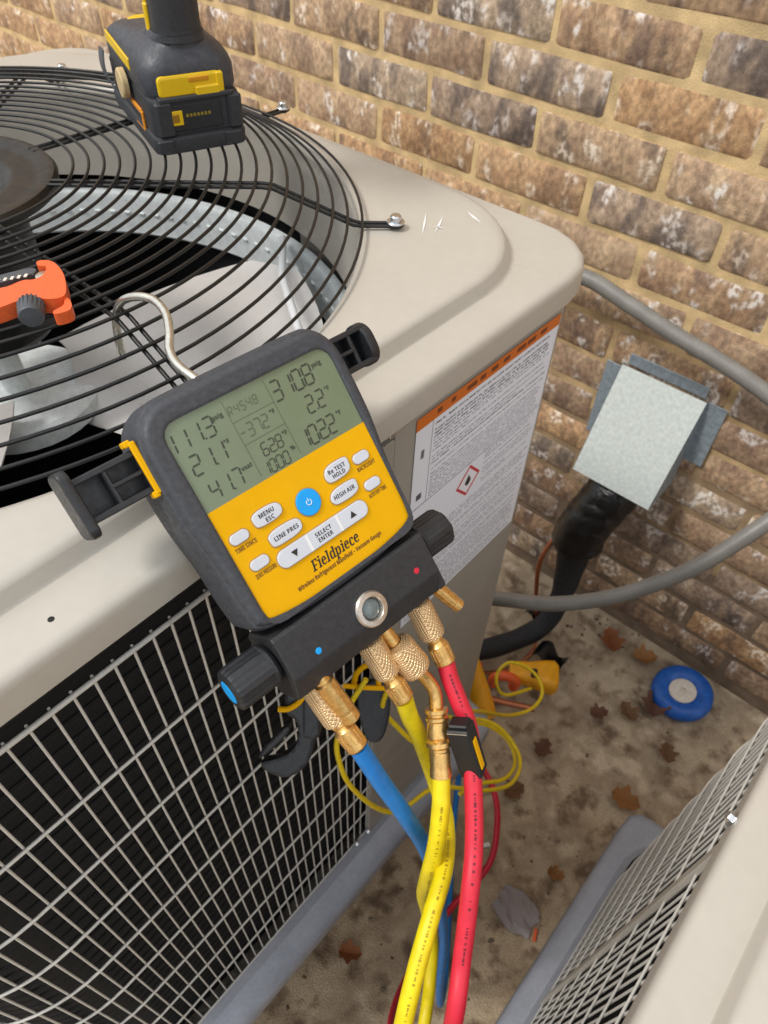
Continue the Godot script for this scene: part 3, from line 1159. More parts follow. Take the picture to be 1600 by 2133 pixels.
# ------------------------------------------------------------------ the gauge. Its own axes: x right, y up the face, z out of the face; millimetres below
func build_gauge() -> void:
	var t := thing("digital_gauge", "black rubber framed digital refrigerant gauge with yellow keypad hung on the condenser's edge", "gauge")
	t.transform = Transform3D(Basis(Vector3(0.0891, 0.0012, -0.9960), Vector3(-0.6642, 0.7453, -0.0585), Vector3(0.7422, 0.6668, 0.0672)).orthonormalized(), Vector3(0.5909, 1.2515, 1.0134))
	# outlines, y up
	var body := poly([-58, -62, -61, -40, -61.5, -14, -63.5, 0, -64.5, 14, -64.5, 44, -63, 54, -58, 62.5, -50, 67.5, -42, 69, 40, 69, 48, 67.5, 55, 62.5, 59.5, 54, 61, 44, 61, 14, 59.5, 0, 57.5, -14, 57, -40, 54, -62])
	body = rounded(body, 3)
	var v := PackedVector3Array()
	prism(v, mm(body.duplicate()), -0.036, -0.002, 0.006)
	part("back_shell", finish(v, 40.0), M.rubber, t)
	# the front frame: an outer edge lofted to the window's edge
	v = PackedVector3Array()
	var n := 128
	var rows := []
	for q in [[0.0, -14.0], [0.5, -9.0], [1.4, -6.0], [3.6, -1.2], [4.4, -0.2], [5.4, 0.3], [6.6, 0.5]]:
		rows.append(ray_ring(inset(body, q[0]), q[1], n))
	var win := rrect(101.5, 110.5, 8.0, 6)
	rows.append(ray_ring(inset(win, -1.8), 0.5, n))
	rows.append(ray_ring(inset(win, -0.7), 0.3, n))
	rows.append(ray_ring(win, -0.2, n))
	rows.append(ray_ring(win, -3.0, n))
	for r in rows.size():
		for i in n:
			rows[r][i] *= 0.001
	loft(v, rows)
	part("rubber_frame", finish(v, 28.0), M.rubber, t)
	# window: screen above, yellow face below
	v = PackedVector3Array()
	var split := 9.2
	var w2 := mm(Geometry2D.intersect_polygons(win, PackedVector2Array([Vector2(-60, split), Vector2(60, split), Vector2(60, 60), Vector2(-60, 60)]))[0])
	prism(v, w2, -0.004, -0.0012)
	part("screen", finish(v, 20.0), M.lcd, t)
	v = PackedVector3Array()
	w2 = mm(Geometry2D.intersect_polygons(win, PackedVector2Array([Vector2(-60, split), Vector2(60, split), Vector2(60, -60), Vector2(-60, -60)]))[0])
	if Geometry2D.is_polygon_clockwise(w2):
		w2.reverse()
	prism(v, w2, -0.004, -0.0008)
	var face := part("yellow_keypad", finish(v, 20.0), M.face, t)
	gauge_screen(t.get_node("screen"))
	gauge_keys(face)
	# valve block
	v = PackedVector3Array()
	var prof := poly([-60.5, -30, -60.5, -6.5, -61.5, -2.5, -63.5, -1.0, -86, -1.0, -89, -2.2, -100, -9, -101.5, -12, -101.5, -34, -98, -36, -64, -36])
	prism(v, mm(prof), -0.0545, 0.0525, 0.0012, Transform3D(Basis(Vector3(0, 1, 0), Vector3(0, 0, 1), Vector3(1, 0, 0)), Vector3.ZERO))
	var block := part("valve_block", finish(v, 25.0), M.block, t)
	v = PackedVector3Array()
	box(v, Vector3(0.0535, -0.0925, -0.020), Vector3(0.006, 0.016, 0.026), 0.0012)
	part("block_end", finish(v, 20.0), M.block, block)
	v = PackedVector3Array()
	lathe(v, [Vector2(0.0098, -0.0006), Vector2(0.0102, 0.0010), Vector2(0.0094, 0.0022), Vector2(0.0070, 0.0024), Vector2(0.0062, 0.0014), Vector2(0.0058, -0.0030), Vector2(0.0001, -0.0034)], Vector3(0.0022, -0.0805, -0.001), Vector3(0, 0, 1), 40)
	var eye := part("sight_glass", finish(v, 35.0), M.nickel, block)
	v = PackedVector3Array()
	lathe(v, [Vector2(0.0060, -0.0006), Vector2(0.0052, 0.0004), Vector2(0.0030, 0.0012), Vector2(0.0001, 0.0015)], Vector3(0.0022, -0.0805, -0.001), Vector3(0, 0, 1), 28)
	part("glass_lens", finish(v, 50.0), M.glass, block)
	v = PackedVector3Array()
	lathe(v, [Vector2(0.0024, -0.004), Vector2(0.0022, -0.0022), Vector2(0.0001, -0.0018)], Vector3(0.0018, -0.0800, -0.001), Vector3(0, 0, 1), 16)
	part("float_ball", finish(v, 50.0), M.steel, block)
	for q in [[-35.3, -81.3, M.blue], [38.5, -79.0, M.red_hose]]:
		v = PackedVector3Array()
		lathe(v, [Vector2(0.0019, -0.0006), Vector2(0.0018, 0.0001), Vector2(0.0001, 0.0002)], Vector3(q[0] * 0.001, q[1] * 0.001, -0.001), Vector3(0, 0, 1), 18)
		part("colour_dot", finish(v, 30.0), q[2], block)
	# knobs
	for s in 2:
		var dir := Vector3(-1, 0, 0) if s == 0 else Vector3(1, 0, 0)
		var o := Vector3(-0.0555 if s == 0 else 0.0525, -0.0760 if s == 0 else -0.0715, -0.0165)
		v = PackedVector3Array()
		var prof2 := [[10.4, 0.0], [11.2, 0.6], [12.6, 2.4], [12.6, 3.6], [11.9, 4.4], [12.0, 22.5], [11.3, 25.0], [9.6, 26.4], [7.4, 26.6], [6.6, 26.2]]
		var B := aim(dir)
		rows = []
		var m := 96
		for q in prof2:
			var row := PackedVector3Array()
			for i in m:
				var a := TAU * i / m
				var rr: float = q[0]
				if q[1] > 4.0 and q[1] < 25.5:
					rr += 0.55 * smoothstep(-0.2, 0.5, cos(a * 8.0)) - 0.15 * smoothstep(0.75, 0.95, cos(a * 24.0))
				row.append(o + B * Vector3(cos(a) * rr, q[1] * (1.0 if s == 0 else 0.95), -sin(a) * rr) * Vector3(0.001, 0.001, 0.001))
			rows.append(row)
		loft(v, rows)
		var knob := part("knob", finish(v, 30.0), M.black, t)
		v = PackedVector3Array()
		lathe(v, [Vector2(0.0069, 0.0261), Vector2(0.0064, 0.0266), Vector2(0.0001, 0.0267)], o, dir, 28)
		part("knob_cap", finish(v, 30.0), M.blue if s == 0 else M.red_hose, knob).scale = Vector3.ONE
		if s == 0:
			continue
		knob.get_node("knob_cap").position = Vector3(-0.00125, 0, 0)
	# cord wraps at both sides: stem with windows and a flange across its end
	for s in 2:
		var sg := -1.0 if s == 0 else 1.0
		var len := 36.0 if s == 0 else 24.0
		var x0 := 61.5 if s == 0 else 58.5
		var yc := 41.0 if s == 0 else 45.5
		var z := -16.0
		v = PackedVector3Array()
		for q in [[0.0, 9.5, len, 3.2], [0.0, -9.5, len, 3.2], [0.0, 0.0, len * 0.52, 2.2]]:
			box(v, Vector3(sg * (x0 + q[2] / 2.0), yc + q[1], z) * 0.001, Vector3(q[2], q[3], 17.0) * 0.001, 0.0006)
		for q in [0.52, 0.98, 0.03]:
			box(v, Vector3(sg * (x0 + len * q), yc, z) * 0.001, Vector3(2.4, 18.0, 16.0) * 0.001, 0.0006)
		box(v, Vector3(sg * (x0 + len / 2.0), yc, z - 3.0) * 0.001, Vector3(len, 18.0, 3.0) * 0.001, 0.0004)
		var wrap := part("cord_wrap", finish(v, 20.0), M.black, t)
		v = PackedVector3Array()
		prism(v, mm(rrect(34.0 if s == 0 else 25.0, 26.0 if s == 0 else 22.0, 5.0 if s == 0 else 10.0, 6)), -0.0026 if s == 0 else -0.0036, 0.0026 if s == 0 else 0.0030, 0.0014, Transform3D(Basis(Vector3(0, 1, 0), Vector3(0, 0, 1), Vector3(1, 0, 0)), Vector3(sg * (x0 + len), yc, z) * 0.001))
		part("flange", finish(v, 30.0), M.black, wrap)
		if s == 0:
			v = PackedVector3Array()
			box(v, Vector3(-63.6, 42, -5.6) * 0.001, Vector3(3.2, 27.0, 2.4) * 0.001, 0.0006, Basis(Vector3(0, 0, 1), 0.0))
			box(v, Vector3(-65.4, 55.2, -9.0) * 0.001, Vector3(3.4, 3.2, 8.0) * 0.001, 0.0006)
			box(v, Vector3(-65.0, 28.8, -8.4) * 0.001, Vector3(3.4, 3.2, 7.0) * 0.001, 0.0006)
			part("yellow_bracket", finish(v, 20.0), M.face, t)
	# spare ports with brass caps
	for q in [[54.5, -101, 64.0, -122.0, 0.0046], [-36.8, -101, -33.2, -131.0, 0.0060]]:
		var a := Vector3(q[0] - (0.0 if q[0] > 0 else 0.8), q[1], -18.0 if q[0] > 0 else -12.0) * 0.001
		var b := Vector3(q[2], q[3], -18.0 if q[0] > 0 else -14.0) * 0.001
		var l := a.distance_to(b)
		var rr: float = q[4]
		v = PackedVector3Array()
		lathe(v, [Vector2(rr * 0.7, -0.004), Vector2(rr * 0.75, 0.0), Vector2(rr, 0.001), Vector2(rr, l * 0.72), Vector2(rr * 0.90, l * 0.76), Vector2(rr * 0.95, l * 0.80), Vector2(rr * 0.95, l * 0.96), Vector2(rr * 0.75, l), Vector2(0.0001, l * 1.01)], a, b - a, 24)
		part("brass_port", finish(v, 30.0), M.brass, t)
	# the hanging hook of bent wire
	var inv := t.transform.affine_inverse()
	var hk := pts([0.4165, 1.236, 1.0025, 0.4185, 1.25, 1.003, 0.418, 1.264, 1.0005, 0.427, 1.279, 0.999, 0.439, 1.286, 0.995, 0.452, 1.288, 0.992, 0.467, 1.287, 0.995, 0.480, 1.284, 1.003, 0.489, 1.281, 1.0105, 0.501, 1.279, 1.0145, 0.518, 1.277, 1.0145, 0.540, 1.270, 1.012])
	part("hook", tube(inv * smooth(hk, 8), 0.0025, 12), M.steel, t)

func rounded(p: PackedVector2Array, times: int) -> PackedVector2Array:
	for k in times:
		var o := PackedVector2Array()
		for i in p.size():
			var a := p[i]
			var b := p[(i + 1) % p.size()]
			o.append(a.lerp(b, 0.25))
			o.append(a.lerp(b, 0.75))
		p = o
	return p

func ray_ring(p: PackedVector2Array, z: float, n: int) -> PackedVector3Array:
	var o := PackedVector3Array()
	for i in n:
		var a := TAU * i / n
		var far := Vector2(cos(a), sin(a)) * 300.0
		var best := Vector2.ZERO
		for k in p.size():
			var hit = Geometry2D.segment_intersects_segment(Vector2.ZERO, far, p[k], p[(k + 1) % p.size()])
			if hit != null and hit.length() > best.length():
				best = hit
		o.append(Vector3(best.x, best.y, z))
	return o

# seven-segment figures, one part for each reading
func seg_shape(v: PackedVector3Array, ch: String, x: float, y: float, h: float, lean := 0.10) -> void:
	var w := h * 0.50
	var on: String = {"0": "abcdef", "1": "bc", "2": "abged", "3": "abgcd", "4": "fgbc", "5": "afgcd", "6": "afgedc", "7": "abc", "8": "abcdefg", "9": "abfgcd", "R": "abefgk", "B": "abcdefg", "-": "g"}.get(ch, "")
	var s := h * 0.095
	var P := {"a": [0, 1, 1, 1], "b": [1, 0.5, 1, 1], "c": [1, 0, 1, 0.5], "d": [0, 0, 1, 0], "e": [0, 0, 0, 0.5], "f": [0, 0.5, 0, 1], "g": [0, 0.5, 1, 0.5], "k": [0.45, 0.5, 1, 0]}
	for c in on:
		var q: Array = P[c]
		var a := Vector2(q[0] * w, q[1] * h)
		var b := Vector2(q[2] * w, q[3] * h)
		var d := (b - a).normalized()
		a += d * s * 0.75
		b -= d * s * 0.75
		var nn := Vector2(-d.y, d.x) * s * 0.52
		var loop := [a - d * s * 0.4, a + nn, b + nn, b + d * s * 0.4, b - nn, a - nn]
		var c3 := []
		for e in loop:
			c3.append(Vector3((x + e.x + e.y * lean) * 0.001, (y + e.y) * 0.001, -0.00105))
		for k in range(1, 5):
			v.append_array(PackedVector3Array([c3[0], c3[k], c3[k + 1]]))
	if ch == ".":
		var z := -0.00105
		quad(v, Vector3(x, y, 0) * 0.001 + Vector3(0, 0, z), Vector3(x + s, y, 0) * 0.001 + Vector3(0, 0, z), Vector3(x + s, y + s, 0) * 0.001 + Vector3(0, 0, z), Vector3(x, y + s, 0) * 0.001 + Vector3(0, 0, z))

func reading(scr: Node3D, text: String, right: float, y: float, h: float, pitch: float, m: Material) -> void:
	var v := PackedVector3Array()
	var x := right
	for i in range(text.length() - 1, -1, -1):
		var ch := text[i]
		if ch == ".":
			seg_shape(v, ".", x - h * 0.17, y, h)
			continue
		x -= pitch
		seg_shape(v, ch, x, y, h)
	part("reading", finish(v, 0.0), m, scr)

func gauge_screen(scr: Node3D) -> void:
	# left, middle and right columns
	reading(scr, "111.3", -23.8, 40.4, 9.4, 7.2, M.seg)
	reading(scr, "21.1", -25.0, 27.2, 9.6, 7.0, M.seg)
	reading(scr, "41.7", -23.9, 12.6, 9.0, 6.6, M.seg)
	reading(scr, "R454B", 2.4, 44.6, 4.4, 3.7, M.segfaint)
	reading(scr, "-37.2", 2.1, 31.6, 6.6, 4.6, M.segfaint)
	reading(scr, "62.8", 3.6, 19.4, 6.6, 4.5, M.seg)
	reading(scr, "100.0", 2.8, 10.4, 6.4, 4.3, M.seg)
	reading(scr, "310.8", 37.0, 40.4, 10.2, 6.8, M.seg)
	reading(scr, "2.2", 38.0, 27.0, 9.0, 7.0, M.seg)
	reading(scr, "102.2", 36.0, 12.2, 9.6, 6.2, M.seg)
	var v := PackedVector3Array()
	for q in [[-16.6, 32.5, 0.25, 41.0], [8.6, 32.5, 0.25, 41.0], [-4.0, 41.2, 25.0, 0.25], [-4.0, 29.0, 25.0, 0.25]]:
		box(v, Vector3(q[0], q[1], -1.1) * 0.001, Vector3(q[2], q[3], 0.06) * 0.001)
	part("grid_line", finish(v, 0.0), M.segfaint, scr)
	for q in [["psig", -20.4, 47.6, 1.9], ["\u00b0F", -22.4, 35.0, 1.8], ["vsat", -19.6, 19.6, 1.7], ["psig", 42.2, 48.4, 1.9], ["\u00b0F", 41.4, 34.6, 1.8], ["\u00b0F", 41.0, 20.4, 1.7], ["\u00b0F", 6.8, 37.4, 1.5], ["\u00b0F", 7.4, 25.0, 1.5], ["%", 7.6, 16.4, 1.5]]:
		part("unit_mark", letters(q[0], q[3] * 0.001, 0.0, false, true, 0.0, 0.0001), M.seg, scr, Transform3D(Basis(), Vector3(q[1] - 1.6, q[2], -1.05) * 0.001))

func key(face: Node3D, shape: PackedVector2Array, m: Material, called := "key") -> MeshInstance3D:
	var v := PackedVector3Array()
	prism(v, mm(inset(shape, -0.55)), -0.0012, -0.00055)
	part("key_rim", finish(v, 0.0), M.keyrim, face)
	v = PackedVector3Array()
	prism(v, mm(shape.duplicate()), -0.0012, 0.0004, 0.0004, Transform3D(), 0.0)
	return part(called, finish(v, 40.0), m, face)

func gauge_keys(face: Node3D) -> void:
	# y up here; the positions were measured on the face
	var k := key(face, rounded(poly([-32.6, -2.0, -19.0, -2.0, -15.2, -4.6, -16.4, -10.2, -31.0, -10.2, -32.8, -8.0]), 2), M.key)
	print_on(k, "MENU", -24.4, -4.9, 1.9)
	print_on(k, "ESC", -23.8, -8.2, 1.0)
	k = key(face, rounded(poly([-29.8, -14.6, -13.2, -14.6, -9.6, -17.0, -11.0, -23.0, -28.2, -23.0, -30.0, -21.0]), 2), M.key)
	print_on(k, "LINE PRES", -19.9, -19.0, 1.7)
	k = key(face, rounded(poly([13.8, -5.2, 17.0, -1.0, 29.4, -1.0, 31.2, -3.0, 29.8, -10.0, 16.2, -10.4, 14.2, -8.6]), 2), M.key)
	print_on(k, "Re TEST", 22.2, -4.6, 1.8)
	print_on(k, "HOLD", 22.2, -7.6, 1.1)
	k = key(face, rounded(poly([11.0, -17.0, 14.4, -13.6, 28.2, -13.6, 30.0, -15.6, 28.4, -22.0, 13.6, -22.0, 11.2, -20.0]), 2), M.key)
	print_on(k, "HIGH AIR", 20.0, -17.8, 1.7)
	k = key(face, rrect(60.0, 9.6, 4.6, 6, -1.4, -30.4), M.key)
	print_on(k, "SELECT", -1.6, -29.0, 1.9)
	print_on(k, "ENTER", -1.6, -32.2, 1.2)
	for x in [-11.6, 8.8]:
		var v := PackedVector3Array()
		box(v, Vector3(x, -30.4, 0.42) * 0.001, Vector3(1.5, 9.0, 0.12) * 0.001)
		part("key_divider", finish(v, 0.0), M.white, k)
	for s in 2:
		var v := PackedVector3Array()
		var sg := -1.0 if s == 0 else 1.0
		prism(v, mm(poly([sg * 19.6 - 2.1 - 1.4, -30.4 - 1.5 * sg, sg * 19.6 + 2.1 - 1.4, -30.4 - 1.5 * sg, sg * 19.6 - 1.4, -30.4 + 2.0 * sg])), 0.0003, 0.00055)
		part("arrow", finish(v, 0.0), M.ink, k)
	var pw := key(face, rrect(14.2, 14.2, 7.05, 8, -1.0, -12.0), M.blue, "power_key")
	var v2 := PackedVector3Array()
	var ring := PackedVector3Array()
	for i in 22:
		var a := deg_to_rad(125.0 + 290.0 * i / 21.0)
		ring.append(Vector3(-1.0 + cos(a) * 1.5, -12.0 + sin(a) * 1.5, 0.5) * 0.001)
	part("power_mark", tube(ring, 0.00022, 5), M.white, pw)
	part("power_mark", tube(PackedVector3Array([Vector3(-1, -11.6, 0.5) * 0.001, Vector3(-1, -9.8, 0.5) * 0.001]), 0.00022, 5), M.white, pw)
	for q in [[-42.5, -8.4, "TIME SINCE"], [-39.8, -24.7, "ZERO PRESSURE"], [39.0, -6.4, "BACKLIGHT"], [38.0, -22.2, "AUTO OFF TIME"]]:
		k = key(face, rrect(10.6, 5.6, 2.7, 6, q[0], q[1]), M.key)
		part("print", letters(q[2], 0.0011, 0.0, false, true, 0.0125, 0.0001), M.brownink, face, Transform3D(Basis(), Vector3(q[0] + 1.0, q[1] - 5.6, -0.72) * 0.001))
	part("print", letters("Fieldpiece", 0.0056, 0.20, true, true, 0.0318, 0.0002), M.ink, face, Transform3D(Basis(), Vector3(-0.3, -42.2, -0.7) * 0.001))
	part("print", letters("Wireless Refrigerant Manifold \u2013 Vacuum Gauge", 0.0018, 0.12, false, true, 0.0580, 0.0002), M.brownink, face, Transform3D(Basis(), Vector3(0.0, -48.0, -0.7) * 0.001))

func print_on(k: Node3D, text: String, x: float, y: float, tall: float) -> void:
	part("print", letters(text, tall * 0.001, 0.0, false, true, 0.0, 0.0001), M.ink, k, Transform3D(Basis(), Vector3(x, y, 0.44) * 0.001))

# ------------------------------------------------------------------ hoses
func hose(called: String, label: String, p: PackedVector3Array, m: Material) -> Node3D:
	var t := thing(called, label, "hose", Vector3.ZERO, "charging hoses of the gauge")
	part("hose_tube", tube(smooth(p, 12), 0.0056, 16), m, t)
	return t

# a knurled nut, a neck and a crimped ferrule between the block and the hose
func fitting(t: Node3D, a: Vector3, b: Vector3, c: Vector3, k := 1.0) -> void:
	# a: block end of the nut, b: far end of the nut, c: where the hose begins
	var v := PackedVector3Array()
	var l := a.distance_to(b)
	lathe(v, [Vector2(0.0052, 0.0), Vector2(0.0074, 0.0006), Vector2(0.0080, 0.002), Vector2(0.0080, l - 0.002), Vector2(0.0072, l), Vector2(0.0045, l)], a, b - a, 32)
	var nut := part("knurled_nut", finish(v, 35.0), M.knurl, t)
	v = PackedVector3Array()
	var d := (c - b).normalized()
	var n := b.distance_to(c)
	lathe(v, [Vector2(0.0050, -0.001), Vector2(0.0054, 0.0004), Vector2(0.0054, 0.0022), Vector2(0.0047, 0.003), Vector2(0.0050, 0.0042), Vector2(0.0062, 0.0058), Vector2(0.0064, n - 0.0035), Vector2(0.0066, n - 0.003), Vector2(0.0066, n), Vector2(0.0060, n + 0.0008), Vector2(0.0040, n + 0.0008)], b, d, 32)
	var fer := part("ferrule", finish(v, 35.0), M.brass, t)
	v = PackedVector3Array()
	for i in 16:
		var aa := TAU * i / 16.0
		var B := aim(d)
		box(v, b + d * (n * 0.62) + B * Vector3(cos(aa), 0, -sin(aa)) * 0.0063, Vector3(0.0006, n * 0.42, 0.0009), 0.0002, B * Basis(Vector3.UP, aa))
	part("crimp_ridges", finish(v, 20.0), M.brass, fer).set_meta("kind", "stuff")

func hose_print(t: Node3D, p: PackedVector3Array, from: int, to: int, m: Material) -> void:
	# faint dashes of printed type running along the hose, on the side towards the light
	var s := smooth(p, 12)
	var v := PackedVector3Array()
	var r := RandomNumberGenerator.new()
	r.seed = from
	for i in range(from, mini(to, s.size() - 2)):
		var d := (s[i + 1] - s[i]).normalized()
		var out := (Vector3(0.789, 1.514, 1.184) * 0.0 + Vector3(0.25, 0.92, 0.30))
		out = (out - d * out.dot(d)).normalized()
		var side := d.cross(out)
		var len := s[i].distance_to(s[i + 1])
		var x := 0.0
		while x < len - 0.0008:
			var w := r.randf_range(0.0006, 0.0016)
			if r.randf() < 0.62:
				var c := s[i] + d * (x + w / 2.0) + out * 0.00562
				var hh := r.randf_range(0.0004, 0.0009)
				quad(v, c - d * w / 2.0 - side * hh, c + d * w / 2.0 - side * hh, c + d * w / 2.0 + side * hh, c - d * w / 2.0 + side * hh)
			x += w + 0.0007
	part("printed_line", finish(v, 0.0), m, t)

func build_hoses() -> void:
	var G: Transform3D = get_node("digital_gauge").transform
	var red := pts([0.6768, 1.132, 0.9832, 0.684, 1.125, 0.987, 0.695, 1.116, 0.991, 0.709, 1.105, 0.997, 0.729, 1.086, 1.016, 0.747, 1.068, 1.036, 0.76, 1.055, 1.055, 0.776, 1.028, 1.079, 0.791, 1.003, 1.103, 0.806, 0.897, 1.125, 0.795, 0.614, 1.119, 0.732, 0.354, 1.055, 0.699, 0.175, 0.952, 0.690, 0.117, 0.832, 0.700, 0.148, 0.740, 0.672, 0.19, 0.684, 0.634, 0.221, 0.652, 0.570, 0.229, 0.62, 0.515, 0.229, 0.546, 0.475, 0.268, 0.484])
	var t := hose("red_hose", "red charging hose screwed to the right port of the gauge's valve block", red, M.red_hose)
	fitting(t, G * (Vector3(38.6, -102, -18) * 0.001), G * (Vector3(38.0, -126, -18) * 0.001), Vector3(0.6766, 1.1325, 0.9832))
	hose_print(t, red, 8, 84, M.hose_ink)
	var y1 := pts([0.6737, 1.132, 1.019, 0.678, 1.112, 1.017, 0.684, 1.088, 1.013, 0.697, 1.032, 1.007, 0.718, 1.020, 1.019, 0.737, 1.033, 1.046, 0.748, 1.035, 1.073, 0.758, 1.025, 1.098, 0.769, 1.002, 1.122, 0.782, 0.952, 1.145, 0.79, 0.85, 1.16, 0.78, 0.6, 1.2, 0.76, 0.3, 1.25, 0.74, 0.02, 1.4])
	t = hose("yellow_hose", "yellow charging hose from the middle port crossing in front towards the picture's foot", y1, M.yellow_hose)
	fitting(t, G * (Vector3(-0.6, -102, -18) * 0.001), G * (Vector3(0.4, -126, -18) * 0.001), Vector3(0.6735, 1.1325, 1.0192))
	hose_print(t, y1, 40, 104, M.hose_ink2)
	var y2 := pts([0.7108, 1.0902, 1.0248, 0.7155, 1.084, 1.030, 0.72, 1.077, 1.035, 0.728, 1.052, 1.046, 0.731, 1.005, 1.053, 0.725, 0.91, 1.039, 0.726, 0.823, 1.026, 0.74, 0.773, 1.03, 0.756, 0.749, 1.05, 0.773, 0.746, 1.079, 0.791, 0.70, 1.111, 0.80, 0.5, 1.16, 0.79, 0.2, 1.22, 0.78, 0.02, 1.35])
	t = hose("yellow_hose", "yellow hose with the brass elbow, ball valve and black lever", y2, M.yellow_hose)
	valve_fittings(t, G)
	hose_print(t, y2, 10, 60, M.hose_ink2)
	var bl := pts([0.6727, 1.1291, 1.0576, 0.679, 1.116, 1.056, 0.688, 1.092, 1.0525, 0.704, 1.041, 1.043, 0.713, 0.942, 1.023, 0.722, 0.766, 0.996, 0.736, 0.556, 0.976, 0.752, 0.333, 0.972, 0.763, 0.147, 0.959, 0.741, 0.026, 0.9, 0.662, 0.024, 0.784, 0.599, 0.049, 0.695, 0.55, 0.126, 0.625, 0.516, 0.228, 0.585, 0.476, 0.334, 0.563, 0.451, 0.423, 0.552])
	t = hose("blue_hose", "blue charging hose hanging from the left port of the gauge down to the concrete", bl, M.blue_hose)
	fitting(t, G * (Vector3(-40.5, -102, -22) * 0.001), G * (Vector3(-39.0, -129, -20) * 0.001), Vector3(0.6725, 1.1296, 1.0576))

func valve_fittings(t: Node3D, G: Transform3D) -> void:
	var v := PackedVector3Array()
	var a := G * (Vector3(10.5, -101, -17) * 0.001)
	var b := G * (Vector3(12.6, -113, -17) * 0.001)
	lathe(v, [Vector2(0.0040, -0.003), Vector2(0.0044, 0.0), Vector2(0.0044, 0.013)], a, b - a, 24)
	part("stub", finish(v, 30.0), M.brass, t)
	var c := G * (Vector3(17.6, -135.5, -17) * 0.001)
	v = PackedVector3Array()
	var l := b.distance_to(c)
	lathe(v, [Vector2(0.0050, -0.0005), Vector2(0.0090, 0.0008), Vector2(0.0100, 0.0028), Vector2(0.0100, l - 0.003), Vector2(0.0088, l), Vector2(0.0042, l)], b, c - b, 36)
	part("knurled_nut", finish(v, 35.0), M.knurl, t)
	var d := Vector3(0.6880, 1.1172, 1.0044)
	part("elbow", tube(smooth(PackedVector3Array([c + (b - c) * 0.1, c, G * (Vector3(20.6, -144, -18) * 0.001), G * (Vector3(21.8, -152, -18) * 0.001), G * (Vector3(20.4, -158.5, -18) * 0.001), d]), 6), 0.0042, 16), M.brass, t)
	var e := Vector3(0.7022, 1.1005, 1.0170)
	v = PackedVector3Array()
	l = d.distance_to(e)
	lathe(v, [Vector2(0.0045, -0.0005), Vector2(0.0072, 0.0), Vector2(0.0072, 0.0022), Vector2(0.0058, 0.0030), Vector2(0.0058, 0.0042), Vector2(0.0070, 0.0050), Vector2(0.0070, 0.0068), Vector2(0.0062, 0.0078), Vector2(0.0066, l * 0.45), Vector2(0.0068, l * 0.66), Vector2(0.0060, l * 0.72), Vector2(0.0076, l * 0.78), Vector2(0.0078, l * 0.88), Vector2(0.0062, l * 0.94), Vector2(0.0062, l)], d, e - d, 32)
	var body := part("valve_body", finish(v, 28.0), M.brass, t)
	var f := Vector3(0.7108, 1.0902, 1.0248)
	v = PackedVector3Array()
	l = e.distance_to(f)
	lathe(v, [Vector2(0.0050, -0.001), Vector2(0.0064, 0.0005), Vector2(0.0062, l * 0.6), Vector2(0.0066, l * 0.7), Vector2(0.0068, l), Vector2(0.0056, l + 0.0004)], e, f - e, 28)
	part("ferrule", finish(v, 30.0), M.brass, t)
	# lever: a black moulded block with a yellow strip, beside the valve and above the red hose
	var B := Basis(Vector3(0.7510180, 0.0285474, -0.6596644), Vector3(-0.5029740, 0.6719921, -0.5435474), Vector3(0.4277723, 0.7400079, 0.5190367)) * Basis(Vector3(0, 0, 1), 0.10)
	v = PackedVector3Array()
	var o := Vector3(0.7185, 1.1065, 1.0080)
	var LB := B * Basis(Vector3(0, 1, 0), -0.50) * Basis(Vector3(1, 0, 0), 0.42)
	o = Vector3(0.7145, 1.1040, 1.0065)
	box(v, o, Vector3(0.0140, 0.0360, 0.0125), 0.0009, LB)
	box(v, o + LB * Vector3(0.0, 0.0180, -0.001), Vector3(0.0120, 0.0040, 0.0095), 0.0009, LB)
	var lever := part("lever", finish(v, 30.0), M.lever_black, t)
	v = PackedVector3Array()
	box(v, o + LB * Vector3(0.00725, -0.0020, 0.0010), Vector3(0.0011, 0.0220, 0.0048), 0.0004, LB)
	part("lever_strip", finish(v, 20.0), M.face, lever)
	v = PackedVector3Array()
	box(v, o + LB * Vector3(0.0, 0.0164, 0.0063), Vector3(0.0125, 0.0007, 0.0004), 0.0, LB)
	part("lever_edge", finish(v, 20.0), M.steel, lever)
	v = PackedVector3Array()
	lathe(v, [Vector2(0.003, 0.0), Vector2(0.003, 0.014)], d.lerp(e, 0.42), o - d.lerp(e, 0.42), 16)
	part("valve_stem", finish(v, 30.0), M.brass, body)

